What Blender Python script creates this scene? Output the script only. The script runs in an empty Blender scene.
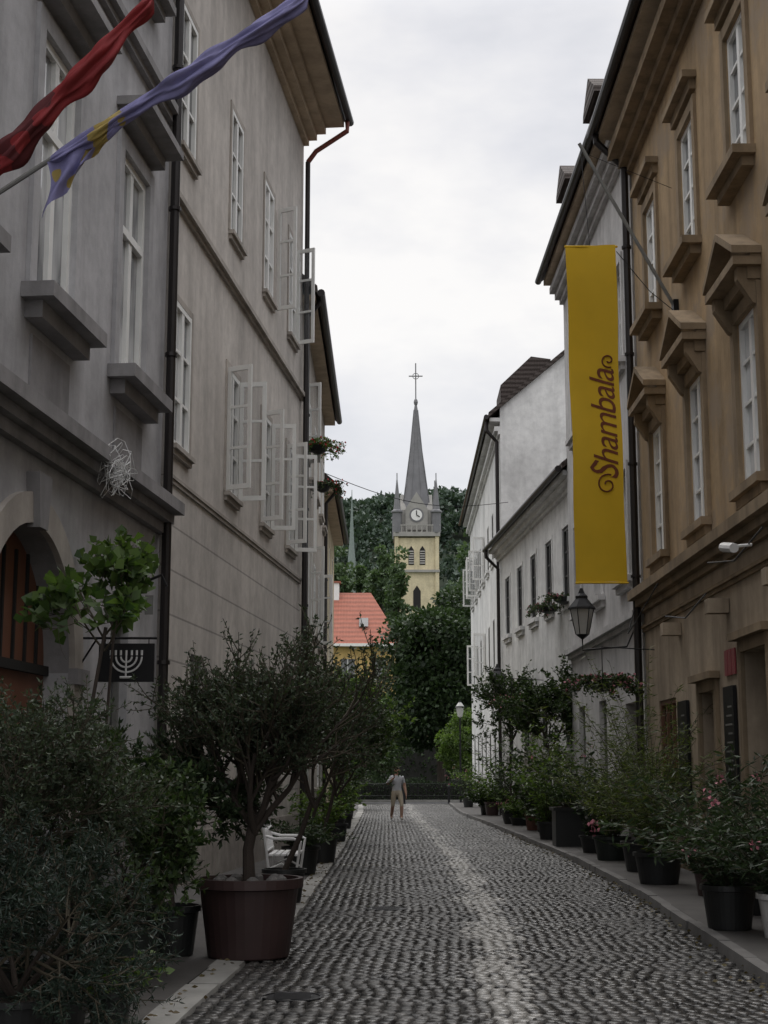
import bpy, math, random
import numpy as np
import bmesh
from mathutils import Vector, Matrix
random.seed(3); RNG=np.random.default_rng(5)
sc=bpy.context.scene
COL=sc.collection
# ------------------------------------------------------------------ materials
def nt(name):
    m=bpy.data.materials.new(name); m.use_nodes=True
    t=m.node_tree; b=t.nodes['Principled BSDF']; return m,t,b
def N(t,k,**kw):
    n=t.nodes.new(k)
    for a,v in kw.items(): setattr(n,a,v)
    return n
def noise(t,vec,scale,detail=4,rough=.6):
    n=N(t,'ShaderNodeTexNoise'); n.inputs['Scale'].default_value=scale; n.inputs['Detail'].default_value=detail
    n.inputs['Roughness'].default_value=rough; t.links.new(vec,n.inputs['Vector']); return n.outputs['Fac']
def ramp(t,fac,stops):
    r=N(t,'ShaderNodeValToRGB'); t.links.new(fac,r.inputs['Fac']); e=r.color_ramp.elements
    while len(e)<len(stops): e.new(.5)
    for i,(p,c) in enumerate(stops):
        e[i].position=p; e[i].color=(c,c,c,1) if not hasattr(c,'__len__') else (*c,1)
    return r.outputs['Color']
def mixc(t,f,a,b,mode='MIX'):
    m=N(t,'ShaderNodeMix',data_type='RGBA',blend_type=mode)
    for s,v in ((m.inputs['Factor'],f),(m.inputs['A'],a),(m.inputs['B'],b)):
        if isinstance(v,bpy.types.NodeSocket): t.links.new(v,s)
        elif hasattr(v,'__len__'): s.default_value=(*v[:3],1)
        else: s.default_value=v if s.type=='VALUE' else (v,v,v,1)
    return m.outputs['Result']
def mth(t,op,a,b=0.0):
    m=N(t,'ShaderNodeMath',operation=op)
    for i,v in enumerate((a,b)):
        if isinstance(v,bpy.types.NodeSocket): t.links.new(v,m.inputs[i])
        else: m.inputs[i].default_value=v
    return m.outputs[0]
def bump(t,b,h,strength=.3,dist=.01):
    n=N(t,'ShaderNodeBump'); n.inputs['Strength'].default_value=strength; n.inputs['Distance'].default_value=dist
    t.links.new(h,n.inputs['Height']); t.links.new(n.outputs['Normal'],b.inputs['Normal'])
def pos(t,scale=None):
    g=N(t,'ShaderNodeNewGeometry').outputs['Position']
    if scale is None: return g
    m=N(t,'ShaderNodeMapping'); m.inputs['Scale'].default_value=scale; t.links.new(g,m.inputs['Vector']); return m.outputs['Vector']
def plain(name,col,rough=.6,metal=0,var=.35,scale=6,bs=.15,spec=.5):
    m,t,b=nt(name); p=pos(t)
    c=mixc(t,noise(t,p,scale,3),[x*(1-var) for x in col],[min(1,x*(1+var*.6)) for x in col])
    t.links.new(c,b.inputs['Base Color']); b.inputs['Roughness'].default_value=rough
    b.inputs['Metallic'].default_value=metal; b.inputs['Specular IOR Level'].default_value=spec
    bump(t,b,noise(t,p,scale*12,2),bs,.005); return m
def plaster(name,col,grime=.5,streak=.35,groove=None,patch=None):
    m,t,b=nt(name); p=pos(t)
    n1=noise(t,p,.45,5,.6); n2=noise(t,p,4,5,.7); n3=noise(t,p,60,2)
    c=mixc(t,ramp(t,n1,[(.35,0),(.68,1)]),[x*.82 for x in col],[min(1,x*1.06) for x in col])
    c=mixc(t,.4,c,mixc(t,1,c,ramp(t,n2,[(.3,.55),(.6,1.0)]),'MULTIPLY'))
    st=noise(t,pos(t,(1.6,1.6,.22)),1.3,5,.6)
    c=mixc(t,streak,c,mixc(t,1,c,ramp(t,st,[(.40,.5),(.56,1)]),'MULTIPLY'))
    if patch: c=mixc(t,ramp(t,noise(t,pos(t,(1,1,.8)),1.0,7,.7),[(.50,0),(.60,.8)]),c,patch)
    sx=N(t,'ShaderNodeSeparateXYZ'); t.links.new(p,sx.inputs[0]); z=sx.outputs['Z']
    zz=mth(t,'ADD',z,mth(t,'MULTIPLY',mth(t,'SUBTRACT',n2,.5),2.5))
    gr=N(t,'ShaderNodeMapRange'); t.links.new(zz,gr.inputs['Value']); gr.inputs['From Min'].default_value=-.2; gr.inputs['From Max'].default_value=1.8
    gr.inputs['To Min'].default_value=1-grime; gr.inputs['To Max'].default_value=1
    c=mixc(t,1,c,gr.outputs[0],'MULTIPLY')
    h=mth(t,'ADD',mth(t,'MULTIPLY',n3,.5),n2)
    if groove:
        step,zm=groove
        f=mth(t,'FRACT',mth(t,'DIVIDE',z,step)); g=mth(t,'MULTIPLY',mth(t,'LESS_THAN',f,.045),mth(t,'LESS_THAN',z,zm))
        c=mixc(t,mth(t,'MULTIPLY',g,.45),c,(.05,.05,.05)); h=mth(t,'SUBTRACT',h,mth(t,'MULTIPLY',g,2))
    t.links.new(c,b.inputs['Base Color']); b.inputs['Roughness'].default_value=.9; b.inputs['Specular IOR Level'].default_value=.25
    bump(t,b,h,.35,.012); return m
def leafmat(name,c1,c2,trans=.25,rough=.5):
    m,t,b=nt(name); a=N(t,'ShaderNodeAttribute',attribute_name='v')
    c=mixc(t,a.outputs['Fac'],c1,c2); t.links.new(c,b.inputs['Base Color']); b.inputs['Roughness'].default_value=rough
    b.inputs['Specular IOR Level'].default_value=.35
    tr=N(t,'ShaderNodeBsdfTranslucent'); t.links.new(mixc(t,1,c,(1.3,1.5,.6),'MULTIPLY'),tr.inputs['Color'])
    mx=N(t,'ShaderNodeMixShader'); mx.inputs[0].default_value=trans
    t.links.new(b.outputs[0],mx.inputs[1]); t.links.new(tr.outputs[0],mx.inputs[2])
    t.links.new(mx.outputs[0],t.nodes['Material Output'].inputs['Surface']); return m
def glassmat(name,dark,light,spec=.7,rough=.05,lo=.42,hi=.58):
    m,t,b=nt(name); p=pos(t)
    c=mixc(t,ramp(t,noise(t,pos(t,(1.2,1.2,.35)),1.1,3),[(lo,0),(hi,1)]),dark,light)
    t.links.new(c,b.inputs['Base Color']); b.inputs['Roughness'].default_value=rough; b.inputs['Specular IOR Level'].default_value=spec
    bump(t,b,noise(t,p,1.3,1),.25,.02); return m
def clearglass(name):
    m,t,b=nt(name); b.inputs['Base Color'].default_value=(.3,.32,.33,1); b.inputs['Roughness'].default_value=.05
    tr=N(t,'ShaderNodeBsdfTransparent'); fr=N(t,'ShaderNodeFresnel'); fr.inputs['IOR'].default_value=1.5
    mx=N(t,'ShaderNodeMixShader'); t.links.new(mth(t,'ADD',fr.outputs[0],.15),mx.inputs[0]); t.links.new(tr.outputs[0],mx.inputs[1]); t.links.new(b.outputs[0],mx.inputs[2])
    t.links.new(mx.outputs[0],t.nodes['Material Output'].inputs['Surface']); return m
def tiles(name,col,sc_=3.2):
    m,t,b=nt(name); p=pos(t)
    w=N(t,'ShaderNodeTexWave',wave_type='BANDS',bands_direction='X'); w.inputs['Scale'].default_value=sc_; w.inputs['Distortion'].default_value=.6; t.links.new(p,w.inputs['Vector'])
    w2=N(t,'ShaderNodeTexWave',wave_type='BANDS',bands_direction='Z'); w2.inputs['Scale'].default_value=sc_*.6; w2.inputs['Distortion'].default_value=.6; t.links.new(p,w2.inputs['Vector'])
    c=mixc(t,noise(t,p,2.5,6,.8),[x*.5 for x in col],[x*1.3 for x in col])
    c=mixc(t,mth(t,'MULTIPLY',w2.outputs['Fac'],.35),c,(.02,.015,.01))
    t.links.new(c,b.inputs['Base Color']); b.inputs['Roughness'].default_value=.85
    bump(t,b,mth(t,'ADD',w.outputs['Fac'],w2.outputs['Fac']),.6,.03); return m

mL1=plaster('plaster_grey',(.48,.475,.49),.45,.35)
mL1t=plaster('trim_grey',(.31,.30,.305),.4,.4)
mL2=plaster('plaster_beige',(.62,.58,.54),.45,.3,groove=(.62,5.6))
mL2t=plaster('trim_beige',(.47,.43,.39),.3,.3)
mL3=plaster('plaster_tan',(.46,.42,.37),.4,.4)
mL4=plaster('plaster_yellow',(.58,.50,.35),.4,.4)
mR1=plaster('plaster_ochre',(.44,.315,.185),.35,.5,patch=(.31,.245,.18))
mR1b=plaster('plaster_buff',(.48,.39,.29),.5,.5)
mR1t=plaster('stone_trim',(.33,.25,.165),.3,.6)
mR2=plaster('plaster_offwhite',(.60,.59,.585),.45,.3)
mR3=plaster('plaster_white',(.80,.80,.79),.45,.28)
mSof=plaster('soffit',(.56,.45,.33),.0,.3)
mFrame=plain('white_paint',(.78,.78,.76),.5,var=.12,scale=4)
mFrameD=plain('grey_paint',(.20,.20,.19),.5)
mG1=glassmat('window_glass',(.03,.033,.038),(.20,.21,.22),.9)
mG2=glassmat('curtain_glass_painted_reflection',(.14,.145,.155),(.58,.59,.60),.9)  # pale areas: curtains, plus sky reflection painted into the pane colour
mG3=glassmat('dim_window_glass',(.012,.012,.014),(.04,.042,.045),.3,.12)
mGC=clearglass('casement_glass')
mRoofD=tiles('dark_roof_tiles',(.065,.05,.045))
mRoofR=tiles('red_roof_tiles',(.34,.115,.075),1.2)
mGut=plain('dark_gutter_metal',(.03,.026,.026),.4,.5)
mGutR=plain('red_brown_gutter',(.20,.05,.035),.5,.2)
mIron=plain('black_iron',(.018,.018,.02),.45,.6)
mWood=plain('brown_wood',(.17,.07,.04),.55,scale=3)
mDark=plain('dark_interior',(.012,.011,.010),.8)
mStone=plain('light_kerb_stone',(.27,.265,.25),.75,var=.5,scale=3,bs=.5)
mStoneD=plain('worn_kerb_stone',(.14,.135,.13),.75,var=.5,scale=3,bs=.5)
mPotT=plain('terracotta_dark',(.045,.025,.024),.5,scale=5)
mPotC=plain('terracotta',(.12,.05,.035),.7,scale=5)
mPotB=plain('black_plastic_pot',(.015,.016,.016),.45)
mPotG=plain('dark_green_plastic_pot',(.014,.020,.017),.45)
mPotW=plain('white_ceramic_pot',(.55,.54,.52),.4,var=.12)
mSoil=plain('soil',(.035,.025,.018),.95,bs=.8)
mBark=plain('bark',(.045,.034,.027),.9,bs=.8,scale=10)
mTwig=plain('twig',(.055,.045,.028),.8)
mWhite=plain('white_metal',(.70,.70,.70),.4,var=.1)
mRed=plain('red_petal',(.5,.02,.03),.6)
mPink=plain('pink_petal',(.45,.16,.2),.6)
mSignB=plain('black_sign',(.010,.010,.011),.5,spec=.25)
mCream=plaster('church_cream',(.72,.63,.43),.0,.2)
mYel=plaster('facade_yellow',(.66,.46,.19),.0,.2)
mChG=plain('church_grey_stone',(.33,.32,.30),.8,scale=1)
mSlate=plain('slate_spire',(.17,.17,.18),.6,scale=.8,var=.4)
lOlive=leafmat('olive_leaf',(.018,.028,.016),(.075,.10,.06),.2)
lBay=leafmat('bay_leaf',(.014,.028,.011),(.06,.095,.03),.25)
lVine=leafmat('vine_leaf',(.032,.065,.02),(.11,.165,.055),.35)
lBright=leafmat('bright_leaf',(.045,.09,.02),(.14,.20,.055),.35)
lBamboo=leafmat('bamboo_leaf',(.035,.06,.018),(.14,.165,.055),.35)
lOle=leafmat('oleander_leaf',(.014,.028,.013),(.05,.078,.034),.2)
lTree=leafmat('tree_leaf',(.010,.022,.010),(.045,.075,.028),.2)
lHill=leafmat('hazed_hill_leaf',(.030,.050,.038),(.068,.102,.074),.1)  # pale bluish aerial haze is mixed into these leaf colours
lPop=leafmat('poplar_leaf',(.045,.078,.038),(.11,.16,.08),.2)
lPine=leafmat('pine_leaf',(.010,.020,.014),(.034,.052,.038),.15)
# ------------------------------------------------------------------ mesh helpers
def link(o,parent=None):
    COL.objects.link(o)
    if parent: o.parent=parent
    return o
def empty(name):
    e=bpy.data.objects.new(name,None); e.empty_display_size=.3; return link(e)
class MB:
    def __init__(s): s.v=[];s.f=[];s.m=[];s.mats=[]
    def mi(s,mat):
        if mat not in s.mats: s.mats.append(mat)
        return s.mats.index(mat)
    def add(s,vs,fs,mat):
        o=len(s.v); k=s.mi(mat); s.v+= [tuple(v) for v in vs]; s.f+=[tuple(i+o for i in f) for f in fs]; s.m+=[k]*len(fs)
    def box8(s,c,mat): s.add(c,[(0,1,2,3),(4,7,6,5),(0,4,5,1),(1,5,6,2),(2,6,7,3),(3,7,4,0)],mat)
    def box(s,x0,x1,y0,y1,z0,z1,mat):
        s.box8([(x0,y0,z0),(x1,y0,z0),(x1,y1,z0),(x0,y1,z0),(x0,y0,z1),(x1,y0,z1),(x1,y1,z1),(x0,y1,z1)],mat)
    def tube(s,pts,rs,mat,n=6,cap=True):
        pts=[Vector(p) for p in pts]
        if not hasattr(rs,'__len__'): rs=[rs]*len(pts)
        vs=[];fs=[]; a=None
        for i,p in enumerate(pts):
            d=(pts[min(i+1,len(pts)-1)]-pts[max(i-1,0)])
            if d.length<1e-9: d=Vector((0,0,1))
            d.normalize()
            if a is None: a=d.orthogonal().normalized()
            a=(a-d*a.dot(d)); a=a.normalized() if a.length>1e-6 else d.orthogonal().normalized()
            b=d.cross(a)
            for k in range(n):
                t=2*math.pi*k/n; vs.append(p+(a*math.cos(t)+b*math.sin(t))*rs[i])
        for i in range(len(pts)-1):
            for k in range(n): fs.append((i*n+k,i*n+(k+1)%n,(i+1)*n+(k+1)%n,(i+1)*n+k))
        if cap: fs.append(tuple(range(n-1,-1,-1))); fs.append(tuple((len(pts)-1)*n+k for k in range(n)))
        s.add(vs,fs,mat)
    def lathe(s,prof,cx,cy,cz,mat,n=28,sx=1,sy=1,rot=0):
        vs=[];fs=[]
        for r,z in prof:
            for k in range(n):
                t=2*math.pi*k/n+rot; vs.append((cx+r*math.cos(t)*sx,cy+r*math.sin(t)*sy,cz+z))
        for i in range(len(prof)-1):
            for k in range(n): fs.append((i*n+k,i*n+(k+1)%n,(i+1)*n+(k+1)%n,(i+1)*n+k))
        fs.append(tuple(range(n-1,-1,-1))); fs.append(tuple((len(prof)-1)*n+k for k in range(n)))
        s.add(vs,fs,mat)
    def obj(s,name,parent=None,smooth=False):
        me=bpy.data.meshes.new(name); me.from_pydata(s.v,[],s.f); 
        for m in s.mats: me.materials.append(m)
        me.polygons.foreach_set('material_index',s.m)
        if smooth: me.polygons.foreach_set('use_smooth',[True]*len(s.f))
        me.update(); o=bpy.data.objects.new(name,me); return link(o,parent)
def quads_np(name,V,nq,mat,parent=None,att=None,smooth=False,F=None):
    me=bpy.data.meshes.new(name); V=np.ascontiguousarray(V,dtype=np.float32)
    if F is None: F=np.arange(nq*4,dtype=np.int32).reshape(nq,4)
    me.vertices.add(len(V)); me.vertices.foreach_set('co',V.ravel())
    me.loops.add(F.size); me.loops.foreach_set('vertex_index',F.ravel().astype(np.int32))
    me.polygons.add(len(F)); me.polygons.foreach_set('loop_start',np.arange(0,F.size,4,dtype=np.int32))
    try: me.polygons.foreach_set('loop_total',np.full(len(F),4,dtype=np.int32))
    except Exception: pass
    if smooth: me.polygons.foreach_set('use_smooth',np.ones(len(F),dtype=bool))
    me.update(calc_edges=True)
    if att is not None:
        a=me.attributes.new('v','FLOAT','POINT'); a.data.foreach_set('value',att.astype(np.float32))
    me.materials.append(mat); o=bpy.data.objects.new(name,me); return link(o,parent)
def unit(a): return a/np.maximum(np.linalg.norm(a,axis=1,keepdims=True),1e-9)
def leaves(name,P,D,L,W,mat,parent=None,jit=.8,tone=None):
    P=np.asarray(P,float); n=len(P); D=np.asarray(D,float)
    T=unit(unit(D)+RNG.normal(0,jit,(n,3))*.6); S=unit(np.cross(T,RNG.normal(0,1,(n,3)))); Nn=np.cross(T,S)
    l=(L*RNG.uniform(.6,1.25,n))[:,None]; w=(W*RNG.uniform(.7,1.2,n))[:,None]
    V=np.empty((n,4,3)); V[:,0]=P; V[:,1]=P+T*l*.45+S*w*.5+Nn*w*.18; V[:,2]=P+T*l; V[:,3]=P+T*l*.45-S*w*.5+Nn*w*.18
    v=RNG.uniform(0,1,n)
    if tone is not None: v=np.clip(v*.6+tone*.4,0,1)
    return quads_np(name,V.reshape(-1,3),n,mat,parent,np.repeat(v,4))
# ------------------------------------------------------------------ facades
class Bld:
    def __init__(s,name,p0,p1,side):
        s.e=empty(name); s.p0=Vector(p0); d=Vector(p1)-s.p0; s.L=d.length; s.d=d.normalized()
        s.n=Vector((s.d.y,-s.d.x)) if side=='L' else Vector((-s.d.y,s.d.x)); s.parts={}
    def P(s,a,b,z): q=s.p0+s.d*a+s.n*b; return (q.x,q.y,z)
    def A(s,Y): return (Y-s.p0.y)/s.d.y
    def mb(s,part): return s.parts.setdefault(part,MB())
    def box(s,part,mat,a0,a1,b0,b1,z0,z1):
        P=s.P; s.mb(part).box8([P(a0,b0,z0),P(a1,b0,z0),P(a1,b1,z0),P(a0,b1,z0),P(a0,b0,z1),P(a1,b0,z1),P(a1,b1,z1),P(a0,b1,z1)],mat)
    def poly(s,part,mat,pts): s.mb(part).add([s.P(*p) for p in pts],[tuple(range(len(pts)))],mat)
    def prism(s,part,mat,prof,a0,a1):
        n=len(prof); vs=[s.P(a0,b,z) for b,z in prof]+[s.P(a1,b,z) for b,z in prof]
        s.mb(part).add(vs,[tuple(range(n)),tuple(range(2*n-1,n-1,-1))]+[(i,n+i,n+(i+1)%n,(i+1)%n) for i in range(n)],mat)
    def prismb(s,part,mat,prof,b0,b1):
        n=len(prof); vs=[s.P(a,b0,z) for a,z in prof]+[s.P(a,b1,z) for a,z in prof]
        s.mb(part).add(vs,[tuple(range(n)),tuple(range(2*n-1,n-1,-1))]+[(i,n+i,n+(i+1)%n,(i+1)%n) for i in range(n)],mat)
    def wall(s,mat,z0,z1,ops,depth=10,rev=.24,a0=0,a1=None,part='walls',close=True):
        a1=s.L if a1 is None else a1
        As=sorted({a0,a1}|{min(max(x,a0),a1) for o in ops for x in o[:2]}); Zs=sorted({z0,z1}|{min(max(x,z0),z1) for o in ops for x in o[2:4]})
        for i in range(len(As)-1):
            for j in range(len(Zs)-1):
                ca=(As[i]+As[i+1])/2; cz=(Zs[j]+Zs[j+1])/2
                if any(o[0]<ca<o[1] and o[2]<cz<o[3] for o in ops): continue
                s.poly(part,mat,[(As[i],0,Zs[j]),(As[i+1],0,Zs[j]),(As[i+1],0,Zs[j+1]),(As[i],0,Zs[j+1])])
        for o in ops:
            if o[2]<z0-.01 or o[3]>z1+.01: continue
            x0,x1,y0,y1=o[:4]; r=-(o[4] if len(o)>4 else rev)
            for q in ([(x0,0,y0),(x0,r,y0),(x0,r,y1),(x0,0,y1)],[(x1,0,y0),(x1,r,y0),(x1,r,y1),(x1,0,y1)],[(x0,0,y1),(x1,0,y1),(x1,r,y1),(x0,r,y1)],[(x0,0,y0),(x1,0,y0),(x1,r,y0),(x0,r,y0)]): s.poly(part,mat,q)
        if close:
            s.poly(part,mat,[(a0,0,z0),(a0,-depth,z0),(a0,-depth,z1),(a0,0,z1)]); s.poly(part,mat,[(a1,0,z0),(a1,-depth,z0),(a1,-depth,z1),(a1,0,z1)])
            s.poly(part,mat,[(a0,-depth,z0),(a1,-depth,z0),(a1,-depth,z1),(a0,-depth,z1)])
    def win(s,c,w,z0,z1,glass,frame,rows=3,cols=2,b=-.14,ft=.07,mt=.035,transom=None):
        x0,x1=c-w/2,c+w/2
        s.poly('glass',glass,[(x0,b-.02,z0),(x1,b-.02,z0),(x1,b-.02,z1),(x0,b-.02,z1)])
        f='window_frames'
        s.box(f,frame,x0,x0+ft,b-.04,b+.04,z0,z1); s.box(f,frame,x1-ft,x1,b-.04,b+.04,z0,z1)
        s.box(f,frame,x0+ft,x1-ft,b-.038,b+.038,z0,z0+ft); s.box(f,frame,x0+ft,x1-ft,b-.038,b+.038,z1-ft,z1)
        for i in range(1,cols): 
            x=x0+w*i/cols; t=mt*(1.8 if i*2==cols else 1); s.box(f,frame,x-t,x+t,b-.03,b+.032,z0+ft,z1-ft)
        zs=[z0+(z1-z0)*j/rows for j in range(1,rows)]
        for z in zs: s.box(f,frame,x0+ft,x1-ft,b-.028,b+.022,z-mt*.6,z+mt*.6)
        if transom: z=z0+(z1-z0)*transom; s.box(f,frame,x0+ft,x1-ft,b-.03,b+.05,z-.05,z+.05)
    def casement(s,ah,b0,w,z0,z1,ang,mat,glass,rows=3,sgn=1):
        ca,sb=math.cos(ang)*sgn,math.sin(ang)
        def ob(u0,u1,t,z0,z1,m,part='casements'):
            c=[]
            for z in (z0,z1):
                for u,tt in ((u0,-t),(u1,-t),(u1,t),(u0,t)): c.append(s.P(ah+ca*u-sb*tt,b0+sb*u+ca*tt,z))
            s.mb(part).box8(c,m)
        ob(0,.065,.02,z0,z1,mat);ob(w-.065,w,.02,z0,z1,mat);ob(.065,w-.065,.019,z0,z0+.08,mat);ob(.065,w-.065,.019,z1-.08,z1,mat)
        for j in range(1,rows): z=z0+(z1-z0)*j/rows; ob(.065,w-.065,.015,z-.022,z+.022,mat)
        c=[s.P(ah+ca*u,b0+sb*u,z) for u,z in ((.065,z0+.08),(w-.065,z0+.08),(w-.065,z1-.08),(.065,z1-.08))]
        s.mb('casement_glass').add(c,[(0,1,2,3)],glass)
    def surround(s,c,w,z0,z1,mat,t=.16,pr=.04):
        x0,x1=c-w/2,c+w/2
        s.box('window_surrounds',mat,x0-t,x0-.002,.001,pr,z0,z1+t); s.box('window_surrounds',mat,x1+.002,x1+t,.001,pr,z0,z1+t); s.box('window_surrounds',mat,x0-.002,x1+.002,.001,pr-.003,z1+.002,z1+t-.003)
    def sill(s,c,w,z,mat,pr=.22,t=.12,ext=.22):
        s.box('sills',mat,c-w/2-ext,c+w/2+ext,.002,pr,z-t,z-.003); s.box('sills',mat,c-w/2-ext*.6,c+w/2+ext*.6,.002,pr*.55,z-t*2.1,z-t)
    def hood(s,c,w,z,mat,pr=.3,pediment=False):
        x0,x1=c-w/2-.28,c+w/2+.28
        s.box('hoods',mat,x0+.08,x1-.08,.002,pr*.45,z,z+.16); s.box('hoods',mat,x0,x1,.002,pr,z+.16,z+.27)
        if pediment:
            s.prismb('hoods',mat,[(x0,z+.272),(x1,z+.272),(x1,z+.34),(c,z+.74),(x0,z+.34)],.002,pr*.4)
            for q in ([(x0-.03,z+.30),(x0-.03,z+.40),(c,z+.86),(c,z+.76)],[(x1+.03,z+.30),(x1+.03,z+.40),(c,z+.86),(c,z+.76)]): s.prismb('hoods',mat,q,.004,pr+.02)
            for k in (-1,1):
                xx=c+k*(w/2+.1); s.prism('hoods',mat,[(.003,z-.35),(.10,z-.3),(pr*.8,z+.0),(pr*.8,z+.155),(.003,z+.155)],xx-.07,xx+.07)
    def band(s,mat,z0,z1,pr,a0=0,a1=None,part='cornices'):
        s.box(part,mat,a0,s.L if a1 is None else a1,.002,pr,z0,z1)
    def cornice(s,mat,z,hs,prs,a0=0,a1=None):
        for h,p in zip(hs,prs): s.band(mat,z,z+h-.002,p,a0,a1); z+=h
    def roof(s,H,over,depth,pitch,mat,sof,gut,wallmat,thick=.16,gut_r=.085,a0=0,a1=None):
        a1=s.L if a1 is None else a1; tp=math.tan(math.radians(pitch)); rb=-depth/2; zr=H+(over-rb)*tp
        s.prism('roof',mat,[(over,H),(rb,zr),(-depth-over,H),(-depth-over,H+thick),(rb,zr+thick),(over,H+thick)],a0-.12,a1+.12)
        s.prism('soffit',sof,[(.002,H-.14),(over-.04,H-.14),(over-.04,H-.01),(.002,H-.01)],a0,a1)
        zt=H+over*tp
        for a in (a0+.003,a1-.003): s.poly('walls',wallmat,[(a,0,H-.15),(a,0,zt),(a,rb,zr-.02),(a,-depth,zt),(a,-depth,H-.15)])
        s.poly('walls',wallmat,[(a0,0,H-.15),(a1,0,H-.15),(a1,0,zt),(a0,0,zt)])
        s.mb('gutter').tube([s.P(a0-.1,over+gut_r,H+.0),s.P(a1+.1,over+gut_r,H+.0)],gut_r,gut,10)
    def pipe(s,a,z0,z1,over,mat,r=.055,b=.12):
        s.mb('downpipe').tube([s.P(a,over,z1),s.P(a,over,z1-.15),s.P(a,b,z1-.15-over*.8),s.P(a,b,z0)],r,mat,10)
        z=z0+.8
        while z<z1-1.5: s.mb('downpipe').tube([s.P(a,b,z),s.P(a,b,z+.05)],r*1.35,mat,10); z+=2.1
    def done(s):
        for k,m in s.parts.items(): m.obj(k,s.e)

# ---- L1
B=Bld('grey_townhouse',(-4.7,3.2),(-3.03,20),'L'); A=B.A
wy=[9.0,12.1,15.2,18.25]; ops=[]
for y in wy: ops.append((A(y)-.62,A(y)+.62,6.4,9.25)); ops.append((A(y)-.62,A(y)+.62,11.9,14.2))
AT=4.05; ac=A(14.85); R=1.4; ops.append((ac-R,ac+R,-.02,AT,.35)); ops.append((A(18.2)-.4,A(18.2)+.4,1.5,3.4))
B.wall(mL1,-.02,16,ops,rev=.2)
zs=AT-R; pts=[(ac-R*math.cos(t),zs+R*math.sin(t)) for t in np.linspace(0,math.pi,25)]
for i in range(24):
    (x0,z0),(x1,z1)=pts[i],pts[i+1]
    B.poly('walls',mL1,[(x0,0,z0),(x1,0,z1),(x1,0,AT),(x0,0,AT)]); B.poly('walls',mL1t,[(x0,0,z0),(x1,0,z1),(x1,-.34,z1),(x0,-.34,z0)])
    o=1.22; q=lambda x,z,k:(ac+(x-ac)*k,zs+(z-zs)*k)
    a_,b_=q(x0,z0,o),q(x1,z1,o)
    B.prismb('arch_surround',mL2t,[(x0,z0),(x1,z1),b_,a_],.002,.07)
B.box('arch_surround',mL2t,ac-R*1.22,ac-R,.002,.07,0,zs); B.box('arch_surround',mL2t,ac+R,ac+R*1.22,.002,.07,0,zs)
B.box('arch_surround',mL1t,ac-R*1.3,ac-R+.02,.003,.11,zs-.12,zs+.05);B.box('arch_surround',mL1t,ac+R-.02,ac+R*1.3,.003,.11,zs-.12,zs+.05)
B.prismb('arch_surround',mL1t,[(ac-.12,AT-.05),(ac+.12,AT-.05),(ac+.2,AT+.5),(ac-.2,AT+.5)],.003,.14)
B.box('door',mWood,ac-R,ac+R,-.34,-.28,0,AT-.01)
for k in (-1,1):
    for z0,z1 in ((.2,.9),(1.1,2.3)): B.box('door',mWood,ac+k*R*.5-.45,ac+k*R*.5+.45,-.28,-.24,z0,z1)
B.box('door',mDark,ac-R,ac+R,-.28,-.22,2.62,2.72)
for k in range(-3,4): B.box('door',mDark,ac+k*.36-.02,ac+k*.36+.02,-.28,-.25,2.72,AT-.2)
B.win(A(18.2),.8,1.5,3.4,mG1,mFrameD,rows=3)
for y in wy:
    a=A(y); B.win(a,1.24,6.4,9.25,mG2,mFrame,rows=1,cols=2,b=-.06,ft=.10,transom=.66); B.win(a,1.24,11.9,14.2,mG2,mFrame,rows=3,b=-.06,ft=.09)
    B.surround(a,1.24,6.4,9.25,mL1,.2,.05); B.surround(a,1.24,11.9,14.2,mL1,.15,.05)
    B.sill(a,1.24,6.4,mL1t,.34,.16,.32); B.sill(a,1.24,11.9,mL1t,.28); B.hood(a,1.24,9.55,mL1t,.42)
    B.box('panels',mL1t,a-.62,a+.62,.002,.03,5.35,5.95)
B.cornice(mL1t,4.75,(.14,.12,.16),(.1,.2,.34)); B.cornice(mL1t,10.6,(.1,.12),(.08,.16)); B.band(mL1t,0,.9,.05,A(16.6))
B.roof(16,.8,10,38,mRoofD,mSof,mGut,mL1)
B.pipe(B.L-.12,.1,16,.8,mGut,.065,.13)
B.mb('wall_lamp_and_box').tube([B.P(A(19.2),0,4.0),B.P(A(19.2),.25,4.1),B.P(A(19.2),.32,3.95)],.02,mIron); B.box('wall_lamp_and_box',mFrameD,A(19.3),A(19.1)+.2,.01,.12,3.6,3.85)
B.done()
# ---- L2
B=Bld('beige_townhouse',(-3.0,20.03),(-1.80,31.8),'L'); A=B.A
wy=[20.9,24.5,27.6,30.4]; ops=[]
for y in wy:
    ops+= [(A(y)-.5,A(y)+.5,6.1,8.2),(A(y)-.5,A(y)+.5,10.55,12.75)]
for y in (22.3,25.8,29.2): ops.append((A(y)-.45,A(y)+.45,1.5,3.3))
B.wall(mL2,-.02,16,ops,rev=.16)
for i,y in enumerate(wy):
    a=A(y)
    for z0,z1 in ((6.1,8.2),(10.55,12.75)):
        B.win(a,1.0,z0,z1,mG1 if (i+int(z0))%3 else mG2,mFrame,rows=3,b=-.02,ft=.08); B.surround(a,1.0,z0,z1,mL2t,.1,.025); B.sill(a,1.0,z0,mL2t,.1,.07,.08)
for i,y in enumerate((24.5,27.6,30.4)):
    a=A(y); B.casement(a-.5,.03,.46,6.12,8.18,math.radians(112),mFrame,mGC,3,1); B.casement(a+.5,.03,.46,6.12,8.18,math.radians(88+i*9),mFrame,mGC,3,-1)
for y,z in ((30.4,10.57),(28.0,10.57)):
    a=A(y); B.casement(a+.5,.03,.42,z,z+2.1,math.radians(70),mFrame,mGC,3,-1)
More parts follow.
